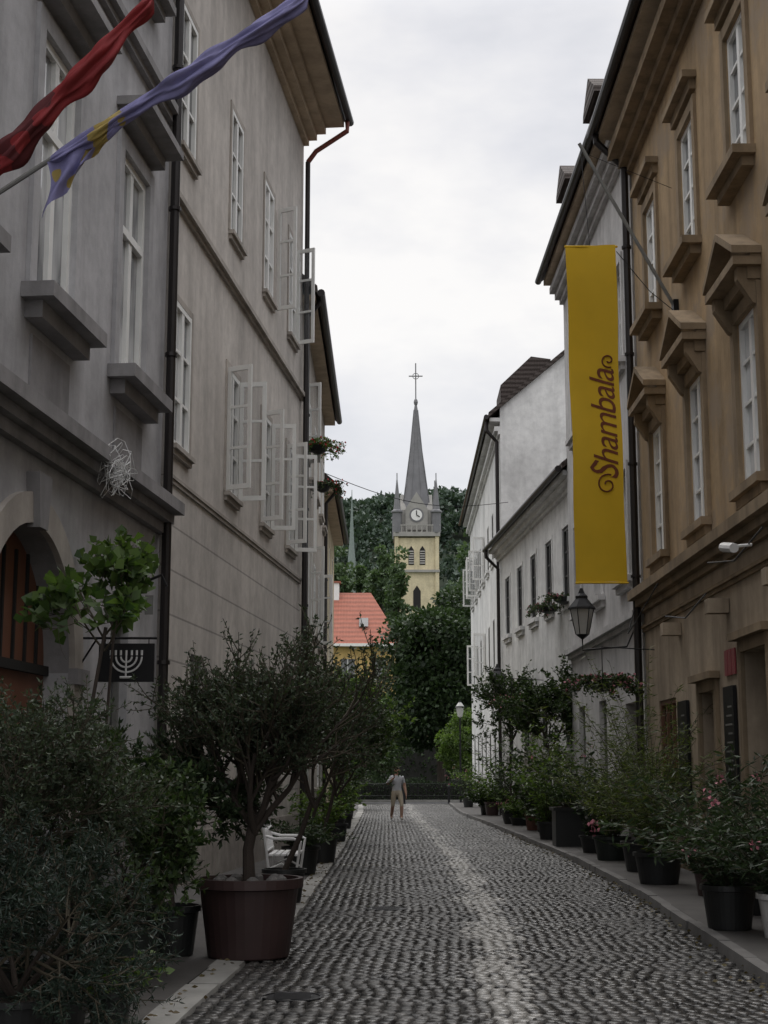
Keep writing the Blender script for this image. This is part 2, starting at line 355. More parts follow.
for y in (22.3,25.8,29.2): B.win(A(y),.9,1.5,3.3,mG1,mFrameD,rows=2,b=-.08); B.sill(A(y),.9,1.5,mL2t,.08,.07,.05)
B.cornice(mL2t,9.55,(.06,.09),(.05,.11)); B.cornice(mL2t,5.55,(.06,.05),(.03,.05)); B.band(mL2t,0,.75,.035)
B.cornice(mSof,15.45,(.12,.14,.14),(.12,.3,.5)); B.roof(16,.95,10,38,mRoofD,mSof,mGut,mL2)
a=B.L-.15
B.mb('corner_downpipe').tube([B.P(a,1.0,15.95),B.P(a,1.0,15.7),B.P(a,.3,15.25),B.P(a,.12,15.0)],.055,mGutR,10); B.mb('corner_downpipe').tube([B.P(a,.12,15.0),B.P(a,.12,.2)],.055,mGut,10)
B.done()
# ---- L3,L4
B=Bld('tan_townhouse',(-1.82,31.83),(-1.78,44),'L'); A=B.A; ops=[]
wy=[33.4,36,38.6,41.2,43.2]
for y in wy: ops+=[(A(y)-.5,A(y)+.5,5.0,6.9),(A(y)-.5,A(y)+.5,8.6,10.5),(A(y)-.45,A(y)+.45,1.2,3)]
B.wall(mL3,-.02,12,ops,rev=.15)
for i,y in enumerate(wy):
    for z0,z1 in ((5.0,6.9),(8.6,10.5),(1.2,3)): B.win(A(y),1 if z0>2 else .9,z0,z1,mG1,mFrame,b=-.04); B.sill(A(y),1,z0,mL2t,.12,.07,.08)
    if i==0: B.casement(A(y)+.5,.03,.36,8.6,10.5,math.radians(65),mFrame,mGC,3,-1)
    if i in (1,3): B.casement(A(y)-.5,.03,.38,5.0,6.9,math.radians(110),mFrame,mGC)
B.band(mL2t,4.2,4.4,.1); B.roof(12,.35,9,40,mRoofD,mSof,mGut,mL3); B.pipe(.3,.1,12,.35,mGut); B.done()
B=Bld('yellow_townhouse',(-1.86,44.05),(-1.85,55),'L'); A=B.A; ops=[]
wy=[45.5,48.2,51,53.6]
for y in wy: ops+=[(A(y)-.5,A(y)+.5,4.8,6.6),(A(y)-.5,A(y)+.5,7.6,9.2),(A(y)-.45,A(y)+.45,1.2,2.8)]
B.wall(mL4,-.02,10,ops,rev=.15)
for y in wy:
    for z0,z1 in ((4.8,6.6),(7.6,9.2),(1.2,2.8)): B.win(A(y),1 if z0>2 else .9,z0,z1,mG1,mFrame,b=-.06)
B.roof(10,.38,9,40,mRoofD,mSof,mGut,mL4); B.pipe(.3,.1,10,.38,mGut); B.done()
# ---- R1
B=Bld('ochre_townhouse',(4.72,5),(4.75,27.3),'R'); A=B.A
wy=[9.1,12.3,15.55,18.85,22.15,25.4]; ops=[]
for y in wy: ops+=[(A(y)-.56,A(y)+.56,5.25,7.5),(A(y)-.56,A(y)+.56,9.5,11.6)]
gops=[(A(16.0)-.5,A(16.0)+.5,-.02,2.9,.5),(A(19.1)-.65,A(19.1)+.65,-.02,3.15,.5),(A(22.0)-.5,A(22.0)+.5,-.02,2.75,.5),(A(25.3)-.75,A(25.3)+.75,.7,2.8,.14),(A(12.5)-.6,A(12.5)+.6,1,2.9,.3)]
B.wall(mR1,4.5,13.6,ops,rev=.18); B.wall(mR1b,-.02,4.5,gops,part='ground_floor_walls')
for y in wy:
    a=A(y)
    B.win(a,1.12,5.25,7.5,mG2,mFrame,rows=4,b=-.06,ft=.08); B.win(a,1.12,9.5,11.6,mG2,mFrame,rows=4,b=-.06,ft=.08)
    B.surround(a,1.12,5.25,7.5,mR1t,.2,.06); B.surround(a,1.12,9.5,11.6,mR1t,.18,.05)
    B.sill(a,1.12,9.5,mR1t,.3,.12,.25); B.sill(a,1.12,5.25,mR1t,.16,.12,.2); B.hood(a,1.12,7.72,mR1t,.36,True); B.hood(a,1.12,11.85,mR1t,.22)
B.win(A(25.3),1.5,.7,2.8,mG3,mWood,rows=1,cols=3,b=-.06,ft=.08)
for g,w,zt in ((16.0,1.0,2.9),(19.1,1.3,3.15),(22.0,1.0,2.75)):
    a=A(g); B.box('doors',mDark,a-w/2,a+w/2,-.5,-.44,0,zt-.01)
    B.box('door_surrounds',mR1t,a-w/2-.16,a-w/2-.002,.002,.06,0,zt+.16); B.box('door_surrounds',mR1t,a+w/2+.002,a+w/2+.16,.002,.06,0,zt+.16); B.box('door_surrounds',mR1t,a-w/2-.002,a+w/2+.002,.002,.057,zt+.002,zt+.157)
    B.box('door_surrounds',mR1t,a-w/2-.25,a+w/2+.25,.003,.16,zt+.16,zt+.26)
B.box('doors',mWood,A(22.0)-.44,A(22)+.44,-.44,-.40,.1,2.2)
B.box('notice_boards',mSignB,A(20.55)-.3,A(20.55)+.3,.01,.06,1.3,2.75); B.box('notice_boards',mSignB,A(23.8)-.36,A(23.8)+.36,.01,.06,1.1,2.7)
for bb in (20.55,23.8):
    for k in range(9): B.box('notice_boards',mFrameD,A(bb)-.2,A(bb)+.2-(k*7%3)*.08,.06,.063,1.5+k*.12,1.525+k*.12)
mPost=plain('red_poster',(.28,.05,.06),.5)
for k in range(3): B.box('posters',mPost,A(20.2)+k*.22,A(20.2)+k*.22+.18,.01,.03,2.9,3.25)
B.cornice(mR1t,4.45,(.1,.12,.16),(.08,.18,.3)); B.cornice(mR1t,4.1,(.06,.05),(.04,.08)); B.cornice(mR1t,12.9,(.12,.16,.2),(.1,.25,.45)); B.band(mR1t,0,.7,.04,0,A(15.3)); B.band(mR1t,0,.7,.04,A(16.8),A(18.2)); B.band(mR1t,0,.68,.04,A(22.8))
for y in (17.4,20.6,24): 
    B.box('wall_brackets',mR1b,A(y)-.12,A(y)+.12,.01,.3,3.75,3.95)
B.roof(13.75,.66,11,38,mRoofD,mSof,mGut,mR1)
B.pipe(B.L-.05,.1,13.7,.66,mGut,.07,.14)
for y,z in ((17.2,4.3),(20.4,3.9)): B.mb('cables').tube([B.P(A(y),.34,z+.1),B.P(A(y)+1.5,.33,z-.08),B.P(A(y)+3,.34,z+.1)],.012,mIron,5)
B.mb('cables').tube([B.P(A(24.0),.33,4.6),B.P(A(25.2),.5,4.1),B.P(A(26.4),.45,4.0),B.P(A(27.2),.2,4.5)],.01,mIron,5)
B.mb('cables').tube([B.P(A(10.0),.05,4.98),B.P(A(17.0),.06,4.97),B.P(A(27.0),.05,4.98)],.012,mGut,5)
cm=B.mb('security_camera'); cm.tube([B.P(A(17.9),.3,4.3),B.P(A(17.9),.55,4.28)],.02,mFrame); cm.tube([B.P(A(17.75),.55,4.24),B.P(A(18.1),.6,4.3)],.06,mFrame,10)
B.done()
# ---- R2
B=Bld('offwhite_townhouse',(4.72,27.33),(4.6,37),'R'); A=B.A; ops=[]
wy=[29,32.2,35.3]
for y in wy: ops+=[(A(y)-.52,A(y)+.52,5.3,7.4),(A(y)-.52,A(y)+.52,9.6,11.6)]
ops+=[(A(28.8)-.6,A(28.8)+.6,-.02,2.9,.4),(A(32.2)-.5,A(32.2)+.5,1.3,3.1),(A(35.3)-.5,A(35.3)+.5,1.3,3.1)]
B.wall(mR2,-.02,14,ops,rev=.2)
for y in wy:
    a=A(y)
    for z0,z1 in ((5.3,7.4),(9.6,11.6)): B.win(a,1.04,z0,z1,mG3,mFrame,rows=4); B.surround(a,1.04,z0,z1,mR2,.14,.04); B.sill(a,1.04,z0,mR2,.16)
for y in (32.2,35.3): B.win(A(y),1.0,1.3,3.1,mG3,mFrameD,rows=2)
B.box('door',mWood,A(28.8)-.6,A(28.8)+.6,-.4,-.34,0,2.89)
B.cornice(mR2,4.3,(.1,.12),(.08,.18)); B.cornice(mR2,13.4,(.12,.16,.16),(.1,.22,.35)); B.roof(14.05,.54,11,40,mRoofD,mSof,mGut,mR2)
for y in (29.6,34.2):
    a=A(y); B.box('dormers',mRoofD,a-.55,a+.55,-1.4,.2,14.3,15.4); B.prismb('dormers',mRoofD,[(a-.8,15.35),(a+.8,15.35),(a+.75,15.5),(a,16.0),(a-.75,15.5)],-1.8,.4)
    B.box('dormers',mG1,a-.35,a+.35,.201,.21,14.7,15.25)
B.done()
# ---- R3
B=Bld('low_white_house',(4.85,37.03),(3.95,51),'R'); A=B.A; ops=[]
wy=[38.6,41.2,43.8,46.4,49.0]
for y in wy: ops.append((A(y)-.48,A(y)+.48,6.0,7.9))
for y in (38.8,42.4,45.6,48.8): ops.append((A(y)-.45,A(y)+.45,2.2,4.0))
ops.append((A(40.6)-.5,A(40.6)+.5,-.02,2.3,.3))
B.wall(mR3,-.02,9.0,ops,depth=8,rev=.14)
mWinD=plain('dark_grey_window_paint',(.06,.06,.06),.5)
for i,y in enumerate(wy): B.win(A(y),.96,6.0,7.9,mG3,mWinD,rows=3,b=-.05,ft=.09); B.surround(A(y),.96,6.0,7.9,mR3,.1,.03); B.sill(A(y),.96,6.0,mR3,.14)
for y in (38.8,42.4,45.6,48.8): B.win(A(y),.9,2.2,4.0,mG3,mWinD,rows=3,b=-.05,ft=.09); B.sill(A(y),.9,2.2,mR3,.12)
B.box('door',mWood,A(40.6)-.5,A(40.6)+.5,-.3,-.25,0,2.29)
B.cornice(mR3,8.7,(.12,.14),(.08,.2)); B.roof(9.1,.4,8,38,mRoofD,mR3,mGut,mR3)
B.mb('downpipe').tube([B.P(B.L-.4,.5,9.1),B.P(B.L-.4,.5,8.8),B.P(B.L-.4,.1,8.4),B.P(B.L-.4,.1,.2)],.06,mGut,10)
B.done()
# ---- R5
B=Bld('tall_white_house',(4.05,51.05),(4.3,74),'R'); A=B.A; ops=[]
wy=[53,56,59,62,65,68,71.2]
for y in wy: ops+=[(A(y)-.5,A(y)+.5,z0,z1) for z0,z1 in ((1.5,3.1),(5.4,7.2),(9.4,11.2))]
B.wall(mR3,-.02,13.7,ops,depth=10,rev=.14)
for i,y in enumerate(wy):
    for z0,z1 in ((1.5,3.1),(5.4,7.2),(9.4,11.2)):
        B.win(A(y),1,z0,z1,mG3,mFrameD,rows=3,b=-.05); B.sill(A(y),1,z0,mR3,.12)
        if z0>8 and i>3: B.casement(A(y)+.5,.03,.48,z0,z1,math.radians(70),mFrame,mGC,3,-1)
        if z0>4 and i in (3,5): B.casement(A(y)-.5,.03,.48,z0,z1,math.radians(100),mFrame,mGC,3,1)
B.cornice(mR3,13.2,(.12,.16),(.08,.2)); B.roof(13.8,.4,10,40,mRoofD,mR3,mGut,mR3)
B.mb('downpipe').tube([B.P(.35,.45,13.8),B.P(.35,.45,13.4),B.P(.35,.1,13.0),B.P(.35,.1,.2)],.07,mGut,10)
B.prism('dormer_roof',mRoofD,[(-.1,14.2),(-1.9,15.7),(-1.9,16.15),(-1.2,16.25),(-.1,15.2)],.9,3.2)
B.done()
# ------------------------------------------------------------------ ground
def sheet(name,pts,z,mat):
    m=MB(); m.add([(x,y,z) for x,y in pts],[tuple(range(len(pts)))],mat); return m.obj(name)
mGround=plain('ground_earth',(.05,.055,.04),.95,scale=.3)
mAsph=plain('asphalt',(.055,.055,.057),.85,scale=1.5,bs=.4)
mPav=plain('pavement_slabs',(.075,.07,.066),.7,var=.6,scale=1.6,bs=.5)
sheet('ground',[(-900,-300),(900,-300),(900,1500),(-900,1500)],-.06,mGround)
def rR(y): return float(np.interp(y,[0,11.6,19.5,27,43,58,76],[2.6,2.86,3.24,3.4,3.2,2.9,3.2]))
def rL(y): return float(np.interp(y,[0,10,17,31,43,60,76],[-1.5,-1.3,-.95,-.85,-.82,-.8,-1.0]))
ys=np.arange(-4,76.1,2)
def strip(name,f0,f1,z0,z1,mat,ys=ys):
    m=MB()
    vs=[(f0(y),y,z0) for y in ys]+[(f1(y),y,z1) for y in ys]; n=len(ys)
    m.add(vs,[(i,i+1,n+i+1,n+i) for i in range(n-1)],mat); return m.obj(name)
mBed=plain('joint_sand',(.020,.019,.017),.95,scale=8,bs=.6)
strip('road_bed',rL,rR,.010,.010,mBed)
def kerb(name,f,w0,w1,zt,seed,mat):
    rg=random.Random(seed); m=MB(); y=-4
    while y<75.5:
        L=rg.uniform(.6,1.3); y1=y+L-.015; dz=rg.uniform(-.005,.005); g=.014; j=rg.uniform(-.015,.015)
        a,b=f(y)+j,f(y1)+j
        m.box8([(a+w0,y,-.03),(a+w1,y,-.03),(b+w1,y1,-.03),(b+w0,y1,-.03),(a+w0+g,y+.005,zt+dz),(a+w1-g,y+.005,zt+dz),(b+w1-g,y1-.005,zt+dz),(b+w0+g,y1-.005,zt+dz)],mat); y+=L
    return m.obj(name)
kerb('kerb',rL,-.27,0,.036,1,mStone); kerb('kerb',rR,0,.14,.11,2,mStoneD)
strip('pavement',lambda y:-7,lambda y:rL(y)-.27,.03,.03,mPav); strip('pavement',lambda y:rR(y)+.14,lambda y:7,.1,.1,mPav)
sheet('cross_street',[(-60,76),(60,76),(60,83),(-60,83)],-.02,mAsph)
m=MB(); m.box(-60,60,83,83.3,-.05,.1,mStone); m.obj('kerb')
sheet('park_lawn',[(-80,83.3),(80,83.3),(80,230),(-80,230)],.02,plain('lawn',(.04,.07,.02),.95,scale=1))
def cob():
    m,t,b=nt('cobble_stone'); p=pos(t); a=N(t,'ShaderNodeAttribute',attribute_name='v')
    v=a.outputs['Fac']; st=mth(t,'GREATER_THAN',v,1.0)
    c=mixc(t,v,(.022,.021,.021),(.105,.10,.094))
    c=mixc(t,.65,c,mixc(t,1,c,ramp(t,noise(t,p,.6,5,.7),[(.35,.4),(.65,1.2)]),'MULTIPLY'))
    c=mixc(t,mth(t,'MULTIPLY',st,.75),c,(.33,.32,.30))  # central strip: paler worn stones, with sky glare put into the colour
    n=noise(t,p,45,4,.7); c=mixc(t,.4,c,mixc(t,1,c,ramp(t,n,[(.35,.5),(.6,1)]),'MULTIPLY'))
    t.links.new(c,b.inputs['Base Color'])
    r=ramp(t,noise(t,p,.9,4,.6),[(.38,.22),(.62,.48)]); t.links.new(r,b.inputs['Roughness'])
    b.inputs['Specular IOR Level'].default_value=.45
    bump(t,b,n,.45,.006); return m
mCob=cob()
def cobbles(cx,cy,rot,sx,sy,name,zt=.03,val=None):
    n=len(cx); sg=np.array([[-1,-1],[1,-1],[1,1],[-1,1]],float)
    V=np.empty((n,12,3)); h=zt+RNG.normal(0,.0028,n); tx=RNG.normal(0,.035,n); ty=RNG.normal(0,.035,n)
    for li,(ins,zf) in enumerate(((0,0),(.004,.76),(.016,1.0))):
        for k in range(4):
            x=sg[k,0]*(sx/2*(1+RNG.uniform(-.1,.08,n))-ins); y=sg[k,1]*(sy/2*(1+RNG.uniform(-.1,.08,n))-ins)
            V[:,li*4+k,0]=cx+x*np.cos(rot)-y*np.sin(rot); V[:,li*4+k,1]=cy+x*np.sin(rot)+y*np.cos(rot)
            V[:,li*4+k,2]=h*zf+(x*tx+y*ty) if zf>0 else -.002
    F=[(8,9,10,11)]
    for l in (0,4):
        for k in range(4): F.append((l+k,l+(k+1)%4,l+4+(k+1)%4,l+4+k))
    F=np.array(F)[None]+(np.arange(n)*12)[:,None,None]
    return quads_np(name,V.reshape(-1,3),None,mCob,None,np.repeat(val,12),smooth=False,F=F.reshape(-1,4))
cx=[];cy=[];cr=[];cs=[];cv=[]
step=.105; y=6.5
def cen(y): return (rL(y)+rR(y))/2+.06
while y<76:
    l,r=rL(y)+.05,rR(y)-.03; x=l+random.uniform(-.01,.02)
    wv=.06*math.sin(y*.9)+.04*math.sin(y*2.3)
    while x<r:
        c=cen(y); dc=abs(x-c-wv*.5)
        u=((x-c)/1.25)%1.0-.5
        off=-.5*u*u*4*.30; sl=-.5*8*u*.30/1.25
        cx.append(x+random.gauss(0,.006)); cy.append(y+off+random.gauss(0,.007)); cr.append(math.atan(sl)*.8+random.gauss(0,.07)); cs.append(random.uniform(.086,.103))
        v=min(.98,max(0,random.gauss(.42,.27)))
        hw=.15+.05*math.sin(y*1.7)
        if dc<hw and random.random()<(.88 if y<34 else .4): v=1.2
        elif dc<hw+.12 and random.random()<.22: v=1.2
        cv.append(v)
        x+=step*random.uniform(.92,1.08)
    y+=step
cx=np.array(cx);cy=np.array(cy);cr=np.array(cr);cs=np.array(cs);cv=np.array(cv)
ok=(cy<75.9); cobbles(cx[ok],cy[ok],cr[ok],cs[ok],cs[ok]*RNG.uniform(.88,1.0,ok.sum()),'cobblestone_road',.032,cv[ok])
for x,y,r in ((.02,18.0,.26),(-.65,11.05,.22)):
    m=MB(); m.lathe([(r,.0),(r,.036),(r*.9,.038),(r*.88,.032),(r*.86,.032),(r*.1,.034)],x,y,0,mIron,32)
    for k in range(-3,4): m.box(x-r*.6,x+r*.6,y+k*r*.2-.012,y+k*r*.2+.012,.032,.039,mIron)
    m.obj('manhole_cover')
lp=[];rl=random.Random(4)
for k in range(500):
    yy=rl.uniform(8,40); 
    if rl.random()<.5: xx=rL(yy)+abs(rl.gauss(0,.12))-.25; zz=.045
    else: xx=rR(yy)-abs(rl.gauss(0,.15)); zz=.045
    lp.append((xx,yy,zz))
leaves('fallen_leaves',lp,[(1,0,0)]*500,.045,.028,leafmat('dry_leaf',(.07,.045,.02),(.12,.10,.04),.1),None,.15)
# ------------------------------------------------------------------ vegetation generators
def pot(m,x,y,z,r,h,mat,taper=.75,n=32):
    m.lathe([(r*taper,0),(r*taper*1.02,.01),(r*.93,h*.86),(r*.95,h*.87),(r*1.02,h*.88),(r*1.02,h),(r*.93,h),(r*.92,h*.9)],x,y,z,mat,n)
    m.lathe([(r*.915,h*.9),(r*.5,h*.93),(.02,h*.95)],x,y,z,mSoil,20)
def branchy(p,d,L,r,depth,rg,m,LP,LD,per,spread=.75,kids=4,up=.12,seg=4,wig=.2):
    pts=[p.copy()]; d=d.copy()
    for i in range(seg):
        d=(d+Vector((rg.gauss(0,wig),rg.gauss(0,wig),rg.gauss(0,wig)+up))*.5).normalized(); p=p+d*L/seg; pts.append(p.copy())
    m.tube(pts,[r*(1-.5*i/seg) for i in range(seg+1)],mBark if r>.012 else mTwig,5 if r<.02 else 8,False)
    if depth==0:
        for k in range(per):
            t=rg.uniform(.1,1)*seg; i=min(int(t),seg-1); q=pts[i].lerp(pts[i+1],t-i); LP.append(tuple(q)); LD.append(tuple(d*.6+Vector((rg.gauss(0,1),rg.gauss(0,1),rg.gauss(0,.8)+.1))*.8))
        return
    for k in range(kids):
        t=(.35+.65*(k+rg.random())/kids)*seg; i=min(int(t),seg-1); q=pts[i].lerp(pts[i+1],min(1,t-i))
        ax=Vector((rg.gauss(0,1),rg.gauss(0,1),rg.gauss(0,1))).normalized()
        nd=(d+ax*spread).normalized(); branchy(q,nd,L*rg.uniform(.5,.85),r*.55,depth-1,rg,m,LP,LD,per,spread,kids,up,max(3,seg-1),wig)
def bush_tree(name,x,y,z,th,L,leafmat_,seed,per=10,depth=3,kids=5,ll=.05,lw=.02,r=.03,potspec=None,stems=3,spread=.8,lean=(0,0),splay=.6,up=.12,zr=(-9,99)):
    e=empty(name); m=MB(); rg=random.Random(seed); LP=[];LD=[]
    ph=0
    if potspec: pr,phh,pm=potspec; pot(m,x,y,z,pr,phh,pm); ph=phh*.9
    b=Vector((x,y,z+ph)); top=Vector((x+lean[0],y+lean[1],z+ph+th))
    mid=(b+top)/2+Vector((rg.gauss(0,.03),rg.gauss(0,.03),0))
    if th>.05: m.tube([b,mid,top],[r*1.3,r*1.05,r],mBark,10)
    for k in range(stems):
        a=2*math.pi*k/stems+rg.random(); dd=Vector((math.cos(a)*splay,math.sin(a)*splay,1)).normalized()
        branchy(top-Vector((0,0,.03+th*.25*rg.random()*(.3 if th>1.5 else 1))),dd,L*rg.uniform(.75,1.1),r*.7,depth,rg,m,LP,LD,per,spread,kids,up)
    kp=[i for i,q in enumerate(LP) if zr[0]<q[2]<zr[1]]; LP=[LP[i] for i in kp]; LD=[LD[i] for i in kp]
    m.obj('pot_trunk_and_branches',e,False); leaves('leaves',LP,LD,ll,lw,leafmat_,e); return e
def stem_plant(name,x,y,z,n,L,splay,ll,lw,per,lm,seed,droop=.25,potspec=None,t0=.2,rad=.1,flower=None,lean=(0,0)):
    e=empty(name); m=MB(); rg=random.Random(seed); LP=[];LD=[];FP=[]
    ph=0
    if potspec: pr,phh,pm=potspec; pot(m,x,y,z,pr,phh,pm); ph=phh*.88; rad=min(rad,pr*.7)
    for k in range(n):
        a=rg.uniform(0,2*math.pi); rr=rad*math.sqrt(rg.random()); p=Vector((x+rr*math.cos(a),y+rr*math.sin(a),z+ph))
        a2=a+rg.gauss(0,.6); d=Vector((math.cos(a2)*splay*rg.random()+lean[0],math.sin(a2)*splay*rg.random()+lean[1],1)).normalized(); l=L*rg.uniform(.45,1.05); pts=[p.copy()]
        for i in range(6):
            d=(d+Vector((d.x*droop*.6+rg.gauss(0,.07),d.y*droop*.6+rg.gauss(0,.07),-droop*.12*i))).normalized(); p=p+d*l/6; pts.append(p.copy())
        m.tube(pts,[.007*(1-.1*i) for i in range(7)],mTwig,4,False)
        for j in range(per):
            t=(t0+(1-t0)*rg.random())*6; i=min(int(t),5); q=pts[i].lerp(pts[i+1],t-i); b=rg.uniform(0,2*math.pi)
            LP.append((q.x+rg.gauss(0,.02),q.y+rg.gauss(0,.02),q.z)); LD.append((math.cos(b),math.sin(b),rg.uniform(-.5,.7)))
        if flower and rg.random()<.16: FP.append(pts[-1])
    m.obj('stems_and_pot',e); leaves('leaves',LP,LD,ll,lw,lm,e,jit=.5)
    if FP:
        P=[];D=[]
        for q in FP:
            for k in range(10): P.append((q.x+rg.gauss(0,.025),q.y+rg.gauss(0,.025),q.z+rg.gauss(0,.025))); D.append((rg.gauss(0,1),rg.gauss(0,1),.4))
        leaves('flowers',P,D,.04,.04,flower,e)
    return e
def crown(name,x,y,z0,z1,rx,n,ls,lm,seed,parent=None,nc=40,ry=None,trunk=.25,trunk_from=0,shape='round'):
    e=parent or empty(name); rg=np.random.default_rng(seed); ry=ry or rx; zc=(z0+z1)/2; rz=(z1-z0)/2
    C=unit(rg.normal(0,1,(nc,3)))*(rg.uniform(.25,1,(nc,1))**.5)
    if shape=='poplar': C[:,0]*=1-.5*np.abs(C[:,2]); C[:,1]*=1-.5*np.abs(C[:,2])
    C=C*np.array([rx,ry,rz])*.85+np.array([x,y,zc]); cr_=rg.uniform(.18,.4,nc)*min(rx,rz)*1.1
    k=rg.integers(0,nc,n); dirs=unit(rg.normal(0,1,(n,3))); rad=rg.uniform(.35,1.12,n)**.6
    P=C[k]+dirs*(cr_[k]*rad)[:,None]*np.array([1.15,1.15,.8])
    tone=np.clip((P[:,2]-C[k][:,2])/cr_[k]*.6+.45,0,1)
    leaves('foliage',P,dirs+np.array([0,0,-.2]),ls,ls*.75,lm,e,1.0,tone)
    m=MB(); m.tube([(x,y,trunk_from),(x+.1,y,(trunk_from+z0)/2),(x,y,z0+rz*.3),(x,y,zc+rz*.4)],[trunk*1.3,trunk,trunk*.8,trunk*.2],mBark,8)
    for i in range(0,nc,4): m.tube([(x,y,z0+rz*.2),tuple((C[i]+np.array([x,y,zc-rz*.3]))/2),tuple(C[i])],[trunk*.4,trunk*.25,trunk*.08],mBark,5)
    m.obj('trunk_and_limbs',e); return e
bush_tree('potted_olive_tree',-1.17,13.4,.036,.60,.86,lOlive,11,per=16,depth=3,kids=6,ll=.048,lw=.02,r=.045,potspec=(.46,.66,mPotT),stems=7,spread=.78,splay=.8,up=.2,lean=(.04,0))
m=MB()
for k in range(9):
    a=k*.7; m.lathe([(.03,0),(.06,.02),(.055,.06),(.02,.085)],-1.17+.27*math.cos(a),13.4+.27*math.sin(a),.63,mStoneD,7,1,1.2,a)
m.obj('decorative_pebbles')
bush_tree('potted_shrub_tree',-1.22,18.8,.036,.9,.9,lOle,21,per=13,depth=3,kids=5,ll=.06,lw=.026,r=.03,potspec=(.27,.4,mPotB),stems=5,spread=.8,lean=(.35,0),up=.15)
bush_tree('potted_shrub_tree',-1.1,27,.036,1.0,1.1,lBay,22,per=16,depth=3,kids=5,ll=.075,lw=.035,r=.03,potspec=(.3,.45,mPotB),stems=5,spread=.85,lean=(.25,0))
bush_tree('potted_shrub_tree',-1.1,35,.036,1.3,1.2,lBright,23,per=16,depth=3,kids=5,ll=.10,lw=.05,r=.03,potspec=(.28,.4,mPotB),stems=5,spread=.9,lean=(.1,0))
bush_tree('potted_shrub_tree',-1.15,43,.036,1.7,1.3,lBay,24,per=16,depth=3,kids=5,ll=.12,lw=.06,r=.03,potspec=(.28,.4,mPotB),stems=5,spread=.9)
stem_plant('potted_fern',-1.3,24.0,.036,46,.85,1.0,.10,.03,34,lOle,31,.5,(.30,.42,mPotB))
# left foreground planting
bush_tree('potted_olive_shrub',-2.3,10.0,.036,.55,.68,lOlive,41,per=18,depth=3,kids=6,ll=.045,lw=.016,r=.028,potspec=(.25,.4,mPotB),stems=5,spread=.95,lean=(-.12,0),zr=(0,2.25))
bush_tree('potted_olive_shrub',-2.75,11.6,.036,.75,.60,lBay,42,per=12,depth=3,kids=5,ll=.055,lw=.022,r=.025,potspec=(.25,.4,mPotB),stems=4,spread=.95,zr=(0,2.15))
bush_tree('potted_pine_shrub',-2.10,8.9,.036,.05,.60,lPine,43,per=34,depth=3,kids=5,ll=.05,lw=.009,r=.03,potspec=(.24,.30,mPotB),stems=6,spread=.9,splay=.9,up=.05)
stem_plant('potted_pine_fern',-1.95,9.3,.036,36,.65,1.2,.06,.014,60,lPine,143,.6,(.2,.25,mPotB),t0=.02)
bush_tree('climbing_grape_vine',-2.72,13.0,.036,2.45,.55,lVine,44,per=6,depth=2,kids=4,ll=.13,lw=.13,r=.016,potspec=(.27,.42,mPotB),stems=4,spread=1.1,lean=(.25,.3),splay=1.2,up=.35,zr=(2.78,9))
bush_tree('climbing_grape_vine',-2.95,15.6,.036,3.0,.55,lVine,45,per=5,depth=2,kids=4,ll=.13,lw=.13,r=.014,potspec=(.25,.4,mPotB),stems=4,spread=1.1,lean=(.1,.3),splay=1.0,up=.4,zr=(3.1,9))
bush_tree('potted_leafy_shrub',-1.98,12.0,.036,.35,.55,lBay,46,per=12,depth=3,kids=5,ll=.07,lw=.032,r=.02,potspec=(.26,.4,mPotG),stems=5,spread=.95,up=.08,zr=(0,2.15))
bush_tree('potted_leafy_shrub',-1.85,13.5,.036,.55,.55,lOle,47,per=12,depth=3,kids=5,ll=.08,lw=.03,r=.02,potspec=(.25,.42,mPotB),stems=5,spread=.9,zr=(0,2.25))
stem_plant('potted_grass',-2.2,12.7,.036,50,.9,1.0,.10,.02,30,lOle,146,.5,(.22,.34,mPotB),t0=.02)
stem_plant('potted_herb',-1.72,9.8,.036,26,.36,1.2,.07,.05,12,lBright,48,.5,(.15,.22,mPotB))
stem_plant('potted_shrub',-2.7,17.4,.036,30,1.3,.5,.10,.05,34,lOle,49,.15,(.28,.4,mPotB))
# right planting
z=.1
stem_plant('potted_oleander',3.35,15.0,z,50,1.45,1.0,.13,.026,44,lOle,61,.3,(.27,.42,mPotB),flower=mPink,t0=.05)
stem_plant('potted_oleander',3.70,14.2,z,48,1.35,.95,.13,.026,44,lOle,62,.3,(.27,.40,mPotW),flower=mPink,t0=.05)
stem_plant('potted_oleander',3.95,16.6,z,44,1.7,.85,.13,.026,42,lOle,63,.25,(.30,.42,mPotB),t0=.05)
stem_plant('potted_oleander',3.9,12.9,z,34,1.2,.8,.13,.028,34,lOle,64,.25,(.27,.42,mPotB))
stem_plant('potted_bamboo',3.75,21.0,z,66,2.2,.6,.14,.018,56,lBamboo,65,.28,(.34,.42,mPotB),t0=.08)
stem_plant('potted_bamboo',4.0,23.6,z,70,3.0,.48,.14,.018,64,lBamboo,66,.25,(.36,.45,mPotB),t0=.08)
stem_plant('potted_bamboo',4.1,19.0,z,40,1.6,.7,.13,.02,42,lOle,67,.3,(.3,.4,mPotT),t0=.08)
stem_plant('potted_shrub',3.95,26.6,z,50,2.3,.65,.10,.03,46,lBamboo,68,.25,(.33,.4,mPotG),t0=.05)
m=MB(); m.box(3.5,4.1,31.2,31.9,z,z+.72,mPotB); m.box(3.45,4.15,31.15,31.95,z+.72,z+.78,mPotB); m.box(3.53,4.07,31.22,31.88,z+.78,z+.79,mSoil); m.obj('square_planter')
stem_plant('planter_shrub',3.8,31.55,z+.76,40,1.2,.9,.09,.04,32,lBay,69,.3)
rp=random.Random(12)
